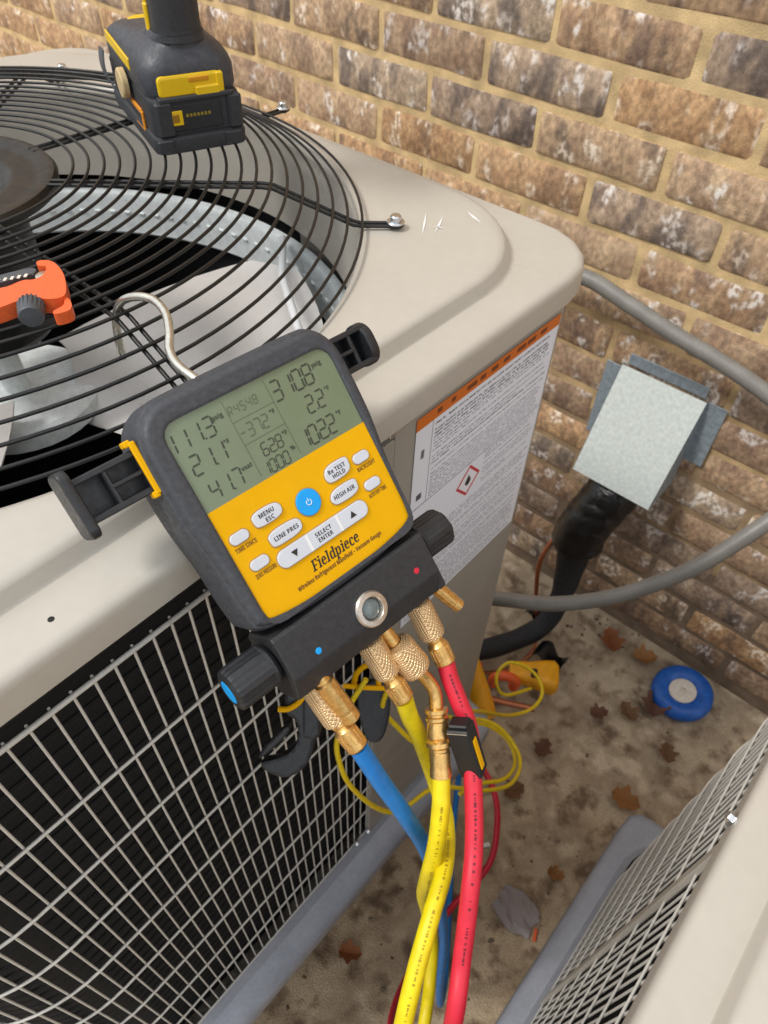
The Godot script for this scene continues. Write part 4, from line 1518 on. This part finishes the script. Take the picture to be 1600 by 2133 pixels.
# ------------------------------------------------------------------ tools on the fan guard
func build_drill() -> void:
	var t := thing("power_drill", "black and yellow cordless drill standing on its battery on the fan guard", "drill", Vector3(0.2145, 1.2757, 0.792))
	t.rotation.y = deg_to_rad(-20.5)
	var up := Transform3D(Basis(Vector3(1, 0, 0), Vector3(0, 0, -1), Vector3(0, 1, 0)), Vector3.ZERO) # prisms rise along y
	var v := PackedVector3Array()
	prism(v, mm(rrect(140, 77, 9, 4)), 0.0, 0.0135, 0.003, up)
	part("battery_base", finish(v, 35.0), M.drill_black, t)
	v = PackedVector3Array()
	for y in 1:
		prism(v, mm(rrect(134, 73, 8, 4)), 0.012, 0.040, 0.003, up)
		box(v, Vector3(0.0655, 0.026, 0.027), Vector3(0.009, 0.026, 0.014), 0.002)
		box(v, Vector3(0.0655, 0.026, -0.030), Vector3(0.009, 0.026, 0.012), 0.002)
		box(v, Vector3(0.0645, 0.0395, 0.0), Vector3(0.010, 0.004, 0.060), 0.001)
	var bat := part("battery", finish(v, 35.0), M.drill_black, t)
	for q in [[0.0695, 0.0072, 0.030, 0.004, 0.010, 0.013], [0.0695, 0.0072, -0.026, 0.004, 0.010, 0.014]]:
		v = PackedVector3Array()
		box(v, Vector3(q[0], q[1], q[2]), Vector3(q[3], q[4], q[5]), 0.001)
		part("base_rib", finish(v, 20.0), M.drill_black, t)
	v = PackedVector3Array()
	box(v, Vector3(0.0676, 0.026, 0.004), Vector3(0.0018, 0.019, 0.046), 0.0006)
	part("badge_panel", finish(v, 20.0), M.black, bat)
	v = PackedVector3Array()
	box(v, Vector3(0.0688, 0.0265, 0.0195), Vector3(0.0012, 0.0105, 0.0125), 0.0004)
	part("badge", finish(v, 20.0), M.drill_yellow, bat)
	v = PackedVector3Array()
	box(v, Vector3(0.0693, 0.0265, 0.0195), Vector3(0.0012, 0.0058, 0.0068), 0.0004)
	part("badge_mark", finish(v, 20.0), mat(Color8(150, 108, 10), 0.5), bat)
	v = PackedVector3Array()
	for i in 7:
		box(v, Vector3(0.0688, 0.0275, 0.0095 - i * 0.0030), Vector3(0.0006, 0.0022, 0.0020), 0.0001)
	part("badge_print", finish(v, 0.0), mat(Color8(140, 120, 30), 0.5), bat)
	v = PackedVector3Array()
	prism(v, mm(rrect(50, 16, 4, 4)), 0.058, 0.0665, 0.0022, Transform3D(Basis(Vector3(0, 0, -1), Vector3(0, 1, 0), Vector3(1, 0, 0)), Vector3(0, 0.0475, 0.003)))
	box(v, Vector3(0.0665, 0.0425, -0.010), Vector3(0.005, 0.009, 0.020), 0.0012)
	box(v, Vector3(0.0665, 0.0475, -0.0205), Vector3(0.004, 0.015, 0.006), 0.0012)
	var latch := part("latch", finish(v, 35.0), M.drill_yellow, t)
	v = PackedVector3Array()
	box(v, Vector3(0.0668, 0.0515, -0.004), Vector3(0.0016, 0.0032, 0.016), 0.0004)
	part("latch_slot", finish(v, 20.0), mat(Color8(206, 140, 4), 0.5), latch)
	# foot of the handle: rounded sections narrowing upwards
	var rows := []
	for q in [[0.0, 0.038, 124, 70, 12], [0.0, 0.043, 130, 74, 14], [0.0, 0.056, 130, 74, 16], [0.001, 0.0615, 125, 71, 18], [0.004, 0.0665, 114, 65, 20], [0.014, 0.0705, 88, 56, 20], [0.030, 0.0735, 56, 43, 18], [0.038, 0.079, 46, 38, 17]]:
		var row := PackedVector3Array()
		for p in rrect(q[2], q[3], q[4], 6):
			row.append(Vector3(p.x * 0.001 + q[0], q[1], -p.y * 0.001))
		rows.append(row)
	v = PackedVector3Array()
	loft(v, rows, true, true, false)
	part("handle_foot", finish(v, 40.0), M.drill_grey, t)
	rows = []
	for q in [[0.0385, 0.074, 46, 38], [0.039, 0.084, 42, 35.5], [0.041, 0.12, 42, 35], [0.040, 0.15, 44, 36], [0.042, 0.18, 46, 38]]:
		var row := PackedVector3Array()
		for p in rrect(q[2], q[3], 16.5, 7):
			row.append(Vector3(p.x * 0.001 + q[0], q[1], -p.y * 0.001))
		rows.append(row)
	v = PackedVector3Array()
	loft(v, rows)
	part("handle", finish(v, 40.0), M.drill_black, t)
	v = PackedVector3Array()
	box(v, Vector3(0.031, 0.083, 0.0178), Vector3(0.007, 0.024, 0.004), 0.0012)
	box(v, Vector3(0.0300, 0.12, 0.0176), Vector3(0.0035, 0.06, 0.003), 0.001)
	part("handle_stripe", finish(v, 20.0), M.drill_yellow, t)
	v = PackedVector3Array()
	rows = []
	for q in [[0.056, 1.0], [0.0655, 0.94], [0.0685, 0.75], [0.0692, 0.4]]:
		var row := PackedVector3Array()
		for p in rrect(52 * q[1], 48 * q[1], 16 * q[1], 5):
			row.append(Vector3(p.x * 0.001 - 0.030, q[0] + p.x * -0.00002, -p.y * 0.001))
		rows.append(row)
	loft(v, rows, true, false, true)
	part("foot_inlay", finish(v, 40.0), M.drill_yellow, t)
	v = PackedVector3Array()
	box(v, Vector3(-0.012, 0.0555, 0.0368), Vector3(0.070, 0.0085, 0.0016), 0.0005, Basis(Vector3(0, 0, 1), -0.06))
	part("side_stripe", finish(v, 20.0), M.drill_yellow, t)
	v = PackedVector3Array()
	lathe(v, [Vector2(0.0112, 0.0), Vector2(0.0112, 0.004), Vector2(0.0100, 0.0052), Vector2(0.0001, 0.0056)], Vector3(0.004, 0.036, 0.039), Vector3(0, 0, 1), 24)
	part("round_cap", finish(v, 35.0), M.beige, t)
	v = PackedVector3Array()
	for q in [[0.022, 0.024, 0.030, 0.004], [0.038, 0.017, 0.004, 0.016], [0.026, 0.010, 0.024, 0.003]]:
		box(v, Vector3(q[0], q[1], 0.0375), Vector3(q[2], q[3], 0.0018), 0.0005)
	part("battery_print", finish(v, 20.0), mat(Color8(222, 140, 24), 0.5), bat)
	v = PackedVector3Array()
	rows = []
	for i in 9:
		var q := i / 8.0
		var row := PackedVector3Array()
		for w in [[-0.010, 0.0], [0.010, 0.0], [0.010, 0.0016], [-0.010, 0.0016]]:
			row.append(Vector3(-0.056 + w[0] * 0.7 + 0.018 * q, 0.046 - 0.030 * q, 0.041 + 0.005 * sin(q * PI) - 0.004 * q + w[1]))
		rows.append(row)
	loft(v, rows, true, true, true)
	part("belt_clip", finish(v, 30.0), M.knob_grey, t)
	v = PackedVector3Array() # motor housing and chuck above the picture's edge
	lathe(v, [Vector2(0.0001, -0.075), Vector2(0.026, -0.073), Vector2(0.031, -0.065), Vector2(0.033, -0.02), Vector2(0.032, 0.03), Vector2(0.028, 0.05), Vector2(0.022, 0.056), Vector2(0.0215, 0.092), Vector2(0.016, 0.10), Vector2(0.0001, 0.102)], Vector3(0.030, 0.205, 0.0), Vector3(-1, 0, 0), 32)
	part("motor_housing", finish(v, 35.0), M.drill_yellow, t)
	v = PackedVector3Array()
	box(v, Vector3(0.014, 0.158, 0.0), Vector3(0.018, 0.030, 0.016), 0.004)
	part("trigger", finish(v, 30.0), M.black, t)

func cutter_poly(a: Array) -> PackedVector2Array:
	return poly(a)

func build_cutter() -> void:
	# its own axes follow the tool: x along its arm, z across
	var t := thing("tube_cutter", "small orange tube cutter with grey knob lying on the fan guard", "tube cutter")
	var sx := Vector3(0.026, 0.0, -0.025) / 135.0
	var sz := Vector3(0.0375, 0.0, 0.022) / 80.0
	var o := Vector3(0.3935, 1.2757, 1.0345) - sx * 60.0 + sz * 3.0
	t.position = o
	var xf := Transform3D(Basis(sx, sz, Vector3(0, -1, 0)), Vector3(0, 0.010, 0))
	var v := PackedVector3Array()
	prism(v, rounded(poly([-120, 2, -60, -12, 0, -15, 40, -34, 62, -33, 82, -42, 92, -56, 92, -66, 76, -64, 68, -70, 74, -78, 104, -78, 122, -62, 132, -42, 134, -12, 128, 2, 100, 8, 60, 4, 30, 10, 0, 22, -60, 40, -120, 48]), 2), 0.0, 0.0095, 0.0026, xf)
	part("cutter_body", finish(v, 40.0), M.orange, t)
	v = PackedVector3Array()
	prism(v, rounded(poly([126, -8, 138, 2, 142, 14, 136, 24, 104, 32, 98, 26, 124, 14, 126, 4]), 2), 0.002, 0.0095, 0.002, xf)
	part("cutter_lip", finish(v, 40.0), M.orange, t)
	v = PackedVector3Array()
	prism(v, rounded(poly([-130, -14, -60, -34, 20, -56, 66, -66, 68, -52, 20, -40, -60, -14, -130, 8]), 2), 0.001, 0.0095, 0.002, xf)
	part("slide_bar", finish(v, 40.0), M.knob_grey, t)
	v = PackedVector3Array()
	var ks := sx * 36.0
	var B := Basis(sx.normalized(), -sz.normalized(), Vector3.UP)
	var dir := sz.normalized()
	var rows := []
	for q in [[0.0052, 0.0], [0.0066, 0.0012], [0.0070, 0.0030], [0.0070, 0.0135], [0.0062, 0.0150], [0.0001, 0.0154]]:
		var row := PackedVector3Array()
		var A := aim(dir)
		for i in 72:
			var a := TAU * i / 72.0
			var rr: float = q[0] + (0.0007 * (1.0 if i % 4 < 2 else -0.3) if q[1] > 0.001 and q[1] < 0.013 else 0.0)
			row.append(sx * 54.0 + sz * 7.0 + Vector3(0, 0.0070, 0) + A * Vector3(cos(a) * rr * 1.0, q[1], -sin(a) * rr))
		rows.append(row)
	loft(v, rows)
	part("knob", finish(v, 30.0), M.knob_grey, t)
	v = PackedVector3Array()
	lathe(v, [Vector2(0.0001, 0.0), Vector2(0.0050, 0.0006), Vector2(0.0056, 0.0014), Vector2(0.0050, 0.0022), Vector2(0.0001, 0.0028)], sx * 84.0 - sz * 50.0 + Vector3(0, 0.006, 0), Vector3(0, 1, 0), 20)
	part("cutting_wheel", finish(v, 30.0), M.steel, t)
	v = PackedVector3Array()
	for i in 8:
		box(v, sx * (-60.0 + i * 15.0) + sz * (-26.0 - i * 2.8) + Vector3(0, 0.0091, 0), Vector3(0.0018, 0.0006, 0.0034), 0.0001, Basis(Vector3.UP, 0.75))
	part("bar_marks", finish(v, 0.0), M.core, t)

# ------------------------------------------------------------------ things on the ground
func build_ground_things() -> void:
	var t := thing("tape_roll", "blue roll with white core lying on the concrete by the wall's foot", "tape roll", Vector3(0.812, 0.0, 0.092))
	t.rotation = Vector3(0.16, 0.0, 0.10)
	var v := PackedVector3Array()
	lathe(v, [Vector2(0.030, 0.006), Vector2(0.056, 0.006), Vector2(0.064, 0.011), Vector2(0.068, 0.021), Vector2(0.067, 0.032), Vector2(0.061, 0.040), Vector2(0.050, 0.0435), Vector2(0.040, 0.042), Vector2(0.033, 0.0385), Vector2(0.030, 0.036), Vector2(0.030, 0.006)], Vector3.ZERO, Vector3.UP, 56)
	part("roll", finish(v, 40.0), M.tape_blue, t)
	v = PackedVector3Array()
	lathe(v, [Vector2(0.030, 0.007), Vector2(0.030, 0.0385), Vector2(0.027, 0.0405), Vector2(0.012, 0.041), Vector2(0.0075, 0.040), Vector2(0.006, 0.034), Vector2(0.0001, 0.033)], Vector3.ZERO, Vector3.UP, 40)
	part("core", finish(v, 35.0), M.core, t)
	# yellow clamp meter on the ground near the pipe
	t = thing("yellow_clamp", "orange yellow pipe clamp sensor lying by the copper pipe on the ground", "clamp")
	v = PackedVector3Array()
	var B := Basis(Vector3.UP, 0.55)
	var rows := []
	for q in [[-0.05, 0.018, 0.014], [-0.035, 0.024, 0.018], [-0.005, 0.026, 0.022], [0.025, 0.034, 0.026], [0.048, 0.038, 0.026], [0.058, 0.030, 0.020]]:
		var row := PackedVector3Array()
		for p in rrect(q[1] * 2.0, q[2] * 2.0, q[2] * 0.7, 4):
			row.append(Vector3(0.532, 0.080, 0.325) + B * Vector3(q[0], p.y, p.x))
		rows.append(row)
	loft(v, rows, true, true, true)
	var jaw := part("clamp_body", finish(v, 40.0), M.clamp_yellow, t)
	v = PackedVector3Array()
	var arc := PackedVector3Array()
	for i in 14:
		var a := deg_to_rad(-40.0 + 260.0 * i / 13.0)
		arc.append(Vector3(0.498, 0.085, 0.385) + B * Vector3(cos(a) * 0.026, sin(a) * 0.026, 0))
	part("clamp_jaw", tube(arc, 0.011, 12), M.orange, t)
	v = PackedVector3Array()
	box(v, Vector3(0.540, 0.106, 0.333), Vector3(0.014, 0.006, 0.022), 0.002, B)
	part("clamp_button", finish(v, 30.0), M.dark, jaw)
	t = thing("yellow_clamp", "long tapered yellow plastic probe handle beside the red hose", "clamp")
	part("probe_handle", tube(PackedVector3Array([Vector3(0.448, 0.290, 0.487), Vector3(0.454, 0.280, 0.492), Vector3(0.50, 0.245, 0.518), Vector3(0.536, 0.215, 0.541), Vector3(0.542, 0.210, 0.545)]), 0.02, 18, false, PackedFloat32Array([0.010, 0.0155, 0.020, 0.0235, 0.018])), M.clamp_yellow, t)
	part("probe_tip", tube(PackedVector3Array([Vector3(0.400, 0.325, 0.455), Vector3(0.452, 0.285, 0.490)]), 0.007, 12), M.black, t)
	t = thing("copper_stub", "short bare copper stub pointing across beneath the yellow clamp", "pipe")
	part("tube", tube(PackedVector3Array([Vector3(0.48, 0.07, 0.44), Vector3(0.53, 0.075, 0.418), Vector3(0.585, 0.082, 0.392)]), 0.0068, 12), M.copper, t)
	# leaves, each its own
	var L := [
		[0.590, 0.985, 0.044, 0.6, 0, "curled rust brown leaf lying beside the grey base pan, nearest the picture's foot"],
		[0.774, 0.160, 0.075, 1.9, 3, "dark red brown leaf tucked under the blue tape roll"],
		[0.832, 0.402, 0.062, 0.2, 2, "golden brown leaf at the far end of the second condenser's base"],
		[0.738, 0.215, 0.052, 2.6, 1, "grey brown leaf scrap near the blue roll, towards the pipe"],
		[0.690, 0.262, 0.045, 0.9, 3, "small dark leaf scrap on the concrete in front of the clamp"],
		[0.646, 0.540, 0.05, 1.2, 1, "dark wet leaf under the yellow cable's loop"],
		[0.850, 0.245, 0.05, 2.1, 1, "dark leaf between the blue roll and the second condenser"],
		[0.80, 0.62, 0.035, 0.4, 2, "small light brown leaf close against the second base pan"],
		[0.70, 0.86, 0.03, 1.5, 0, "little brown leaf fragment between the hanging hoses"],
		[0.615, 0.075, 0.07, 2.2, 0, "brown leaf against the wall's foot left of the blue roll"],
		[0.700, 0.060, 0.06, 0.7, 2, "tan leaf against the wall's foot close to the blue roll"],
		[0.640, 0.420, 0.05, 1.7, 3, "crumpled leaf on the concrete right of the yellow clamp"],
	]
	for q in L:
		leaf(q[0], q[1], q[2], q[3], q[4], q[5])
	v = PackedVector3Array()
	rows = []
	for i in 9:
		var row := PackedVector3Array()
		for k in 9:
			row.append(Vector3(0.778 + (i - 4) * 0.010 + rng.randf_range(-0.003, 0.003), 0.004 + rng.randf_range(0.0, 0.006), 0.725 + (k - 4) * 0.009 * (1.0 - 0.07 * absf(i - 4)) + rng.randf_range(-0.003, 0.003)))
		rows.append(row)
	loft(v, rows, false)
	var rag := part("plastic_scrap", finish(v, 60.0), mat(lin(0.27, 0.235, 0.235), 0.5), self)
	tag(rag, "crumpled pale translucent plastic scrap on the concrete", "scrap")
	v = PackedVector3Array()
	box(v, Vector3(0.827, 0.004, 0.735), Vector3(0.006, 0.006, 0.022), 0.001, Basis(Vector3.UP, 0.4))
	tag(part("wire_nut", finish(v, 20.0), M.orange, self), "tiny orange wire offcut beside the second base pan", "offcut")
	v = PackedVector3Array()
	box(v, Vector3(0.665, 0.004, 0.665), Vector3(0.014, 0.006, 0.008), 0.001, Basis(Vector3.UP, 0.9))
	tag(part("white_chip", finish(v, 20.0), M.white, self), "tiny white chip on the concrete right of the red hose", "chip")
	# grit, crumbs and leaf litter that nobody would count
	var crumb := PackedVector3Array()
	box(crumb, Vector3.ZERO, Vector3(0.010, 0.004, 0.006), 0.0012, Basis(), 0.0012)
	var mmesh := MultiMesh.new()
	mmesh.transform_format = MultiMesh.TRANSFORM_3D
	mmesh.use_colors = true
	mmesh.mesh = finish(crumb, 20.0)
	mmesh.instance_count = 170
	for i in 170:
		var x := rng.randf_range(0.40, 0.98)
		var z := rng.randf_range(0.0, 1.5)
		if rng.randf() < 0.45: # gathered along the base pans and the wall
			x = 0.80 + rng.randf_range(-0.06, 0.05) if rng.randf() < 0.6 else rng.randf_range(0.4, 0.95)
			z = rng.randf_range(0.5, 1.2) if x > 0.72 and rng.randf() < 0.6 else absf(rng.randfn(0.0, 0.09))
		var s := rng.randf_range(0.25, 1.0) * rng.randf_range(0.5, 1.2)
		mmesh.set_instance_transform(i, Transform3D(Basis.from_euler(Vector3(rng.randf_range(-0.3, 0.3), rng.randf() * TAU, rng.randf_range(-0.3, 0.3))).scaled(Vector3(s, s, s)), Vector3(x, 0.001 * s, z)))
		var c := Color(0.10, 0.07, 0.045).lerp(Color(0.26, 0.20, 0.14), rng.randf() * rng.randf())
		mmesh.set_instance_color(i, c)
	var cm := mat(Color.WHITE, 0.9)
	cm.vertex_color_use_as_albedo = true
	var o := MultiMeshInstance3D.new()
	o.name = "leaf_litter"
	o.multimesh = mmesh
	o.material_override = cm
	tag(o, "brown leaf crumbs and grit scattered over the concrete", "litter")
	o.set_meta("kind", "stuff")
	add_child(o)

func leaf(x: float, z: float, s: float, turn: float, m: int, label: String) -> void:
	var v := PackedVector3Array()
	var rows := []
	var r := RandomNumberGenerator.new()
	r.seed = int(x * 1000.0) + int(z * 777.0)
	for i in 11:
		var q := i / 10.0
		var w := pow(sin(PI * pow(q, 0.75)), 0.8) * 0.36 + 0.015
		w *= 1.0 + 0.30 * sin(q * 17.0 + r.randf())
		var row := PackedVector3Array()
		for k in 9:
			var p := (k - 4) / 4.0
			row.append(Vector3((q - 0.5) * s, s * (0.08 + 0.55 * absf(p) * w * 1.6 + 0.22 * pow(2.0 * q - 1.0, 2.0) + r.randf_range(-0.015, 0.015)), p * w * s))
		rows.append(row)
	loft(v, rows, false)
	var t := part(numbered("dry_leaf"), finish(v, 60.0), M.leaf[m], self, Transform3D(Basis(Vector3.UP, turn), Vector3(x, 0.0, z)))
	tag(t, label, "leaf", "dry leaves on the concrete")

func build_cables() -> void:
	var t := thing("yellow_cable", "thin yellow sensor cable hanging in a wide loop behind the hoses", "cable")
	var p := pts([0.58, 0.93, 0.90, 0.58, 0.885, 0.912, 0.58, 0.848, 0.919, 0.596, 0.817, 0.912, 0.61, 0.789, 0.902, 0.615, 0.747, 0.88, 0.61, 0.685, 0.819, 0.612, 0.63, 0.761, 0.638, 0.605, 0.737, 0.67, 0.586, 0.737, 0.689, 0.588, 0.757, 0.693, 0.602, 0.792, 0.674, 0.636, 0.836, 0.652, 0.678, 0.872, 0.638, 0.695, 0.897, 0.631, 0.701, 0.933, 0.625, 0.717, 0.953, 0.613, 0.763, 0.974, 0.596, 0.817, 0.988, 0.581, 0.855, 0.986, 0.575, 0.877, 0.978, 0.572, 0.90, 0.962, 0.575, 0.93, 0.94])
	part("cable_sheath", tube(smooth(p, 8), 0.0027, 8), M.cable, t)
	t = thing("yellow_cable", "yellow cable making a small loop over the orange clamp on the ground", "cable")
	p = pts([0.62, 0.62, 0.80, 0.60, 0.58, 0.765, 0.58, 0.533, 0.733, 0.556, 0.406, 0.645, 0.574, 0.218, 0.513, 0.595, 0.183, 0.449, 0.589, 0.179, 0.402, 0.551, 0.188, 0.382, 0.507, 0.2, 0.401, 0.496, 0.185, 0.43, 0.51, 0.165, 0.448, 0.53, 0.135, 0.435, 0.555, 0.105, 0.37])
	part("cable_sheath", tube(smooth(p, 8), 0.0036, 8), M.cable, t)
	t = thing("yellow_cable", "yellow cable's inner strand bending right of the black lever", "cable")
	p = pts([0.655, 0.62, 0.85, 0.663, 0.592, 0.811, 0.681, 0.578, 0.779, 0.679, 0.572, 0.749, 0.657, 0.582, 0.734, 0.626, 0.596, 0.74, 0.596, 0.619, 0.77, 0.58, 0.66, 0.80])
	part("cable_sheath", tube(smooth(p, 8), 0.0028, 8), M.cable, t)
	# two black spring clamps biting the guard, each with its yellow lead
	for k in 2:
		var G: Transform3D = get_node("digital_gauge").transform
		t = thing("spring_clamp", ["black spring clamp with a curved yellow trim hanging below the left knob", "black spring clamp under a flat yellow strap, behind the brass nuts"][k], "clamp")
		var o := Vector3(0.572, 0.955, 1.022) if k == 0 else Vector3(0.571, 0.848, 0.924)
		var B := Basis(Vector3(0.7510180, 0.0285474, -0.6596644), Vector3(-0.5029740, 0.6719921, -0.5435474), Vector3(0.4277723, 0.7400079, 0.5190367))
		var xf := Transform3D(B, o)
		var v := PackedVector3Array()
		if k == 0:
			prism(v, mm(rounded(poly([-10, 34, 12, 40, 18, 20, 16, -8, 10, -30, -8, -42, -28, -34, -30, -26, -18, -24, -4, -18, 2, -6, 0, 8, -10, 12]), 2)), -0.010, 0.006, 0.003, xf)
			prism(v, mm(rounded(poly([-30, -26, -12, -10, -4, 0, -8, 4, -24, -12, -32, -22]), 2)), -0.008, 0.004, 0.002, xf)
			prism(v, mm(rrect(15, 44, 5, 4, 12, 14)), -0.012, 0.007, 0.003, xf)
		else:
			prism(v, mm(rounded(poly([-17, 26, 17, 28, 18, -6, 10, -34, -4, -36, -12, -20, -16, 0]), 2)), -0.010, 0.006, 0.003, xf)
		part("clamp_body", finish(v, 35.0), M.black, t)
		if k == 0:
			part("yellow_trim", tube(smooth(PackedVector3Array([xf * Vector3(-0.014, 0.018, 0.010), xf * Vector3(-0.006, 0.0185, 0.0105), xf * Vector3(0.002, 0.023, 0.0105), xf * Vector3(0.008, 0.031, 0.010)]), 6), 0.0024, 10), M.face, t)
		else:
			part("yellow_strap", tube(pts([0.559, 0.917, 0.954, 0.575, 0.917, 0.942, 0.589, 0.908, 0.924]), 0.0024, 8), M.face, t)
			part("yellow_lug", tube(smooth(pts([0.563, 0.909, 0.944, 0.560, 0.918, 0.936, 0.565, 0.926, 0.926, 0.573, 0.920, 0.922, 0.581, 0.908, 0.929]), 5), 0.0028, 8), M.face, t)
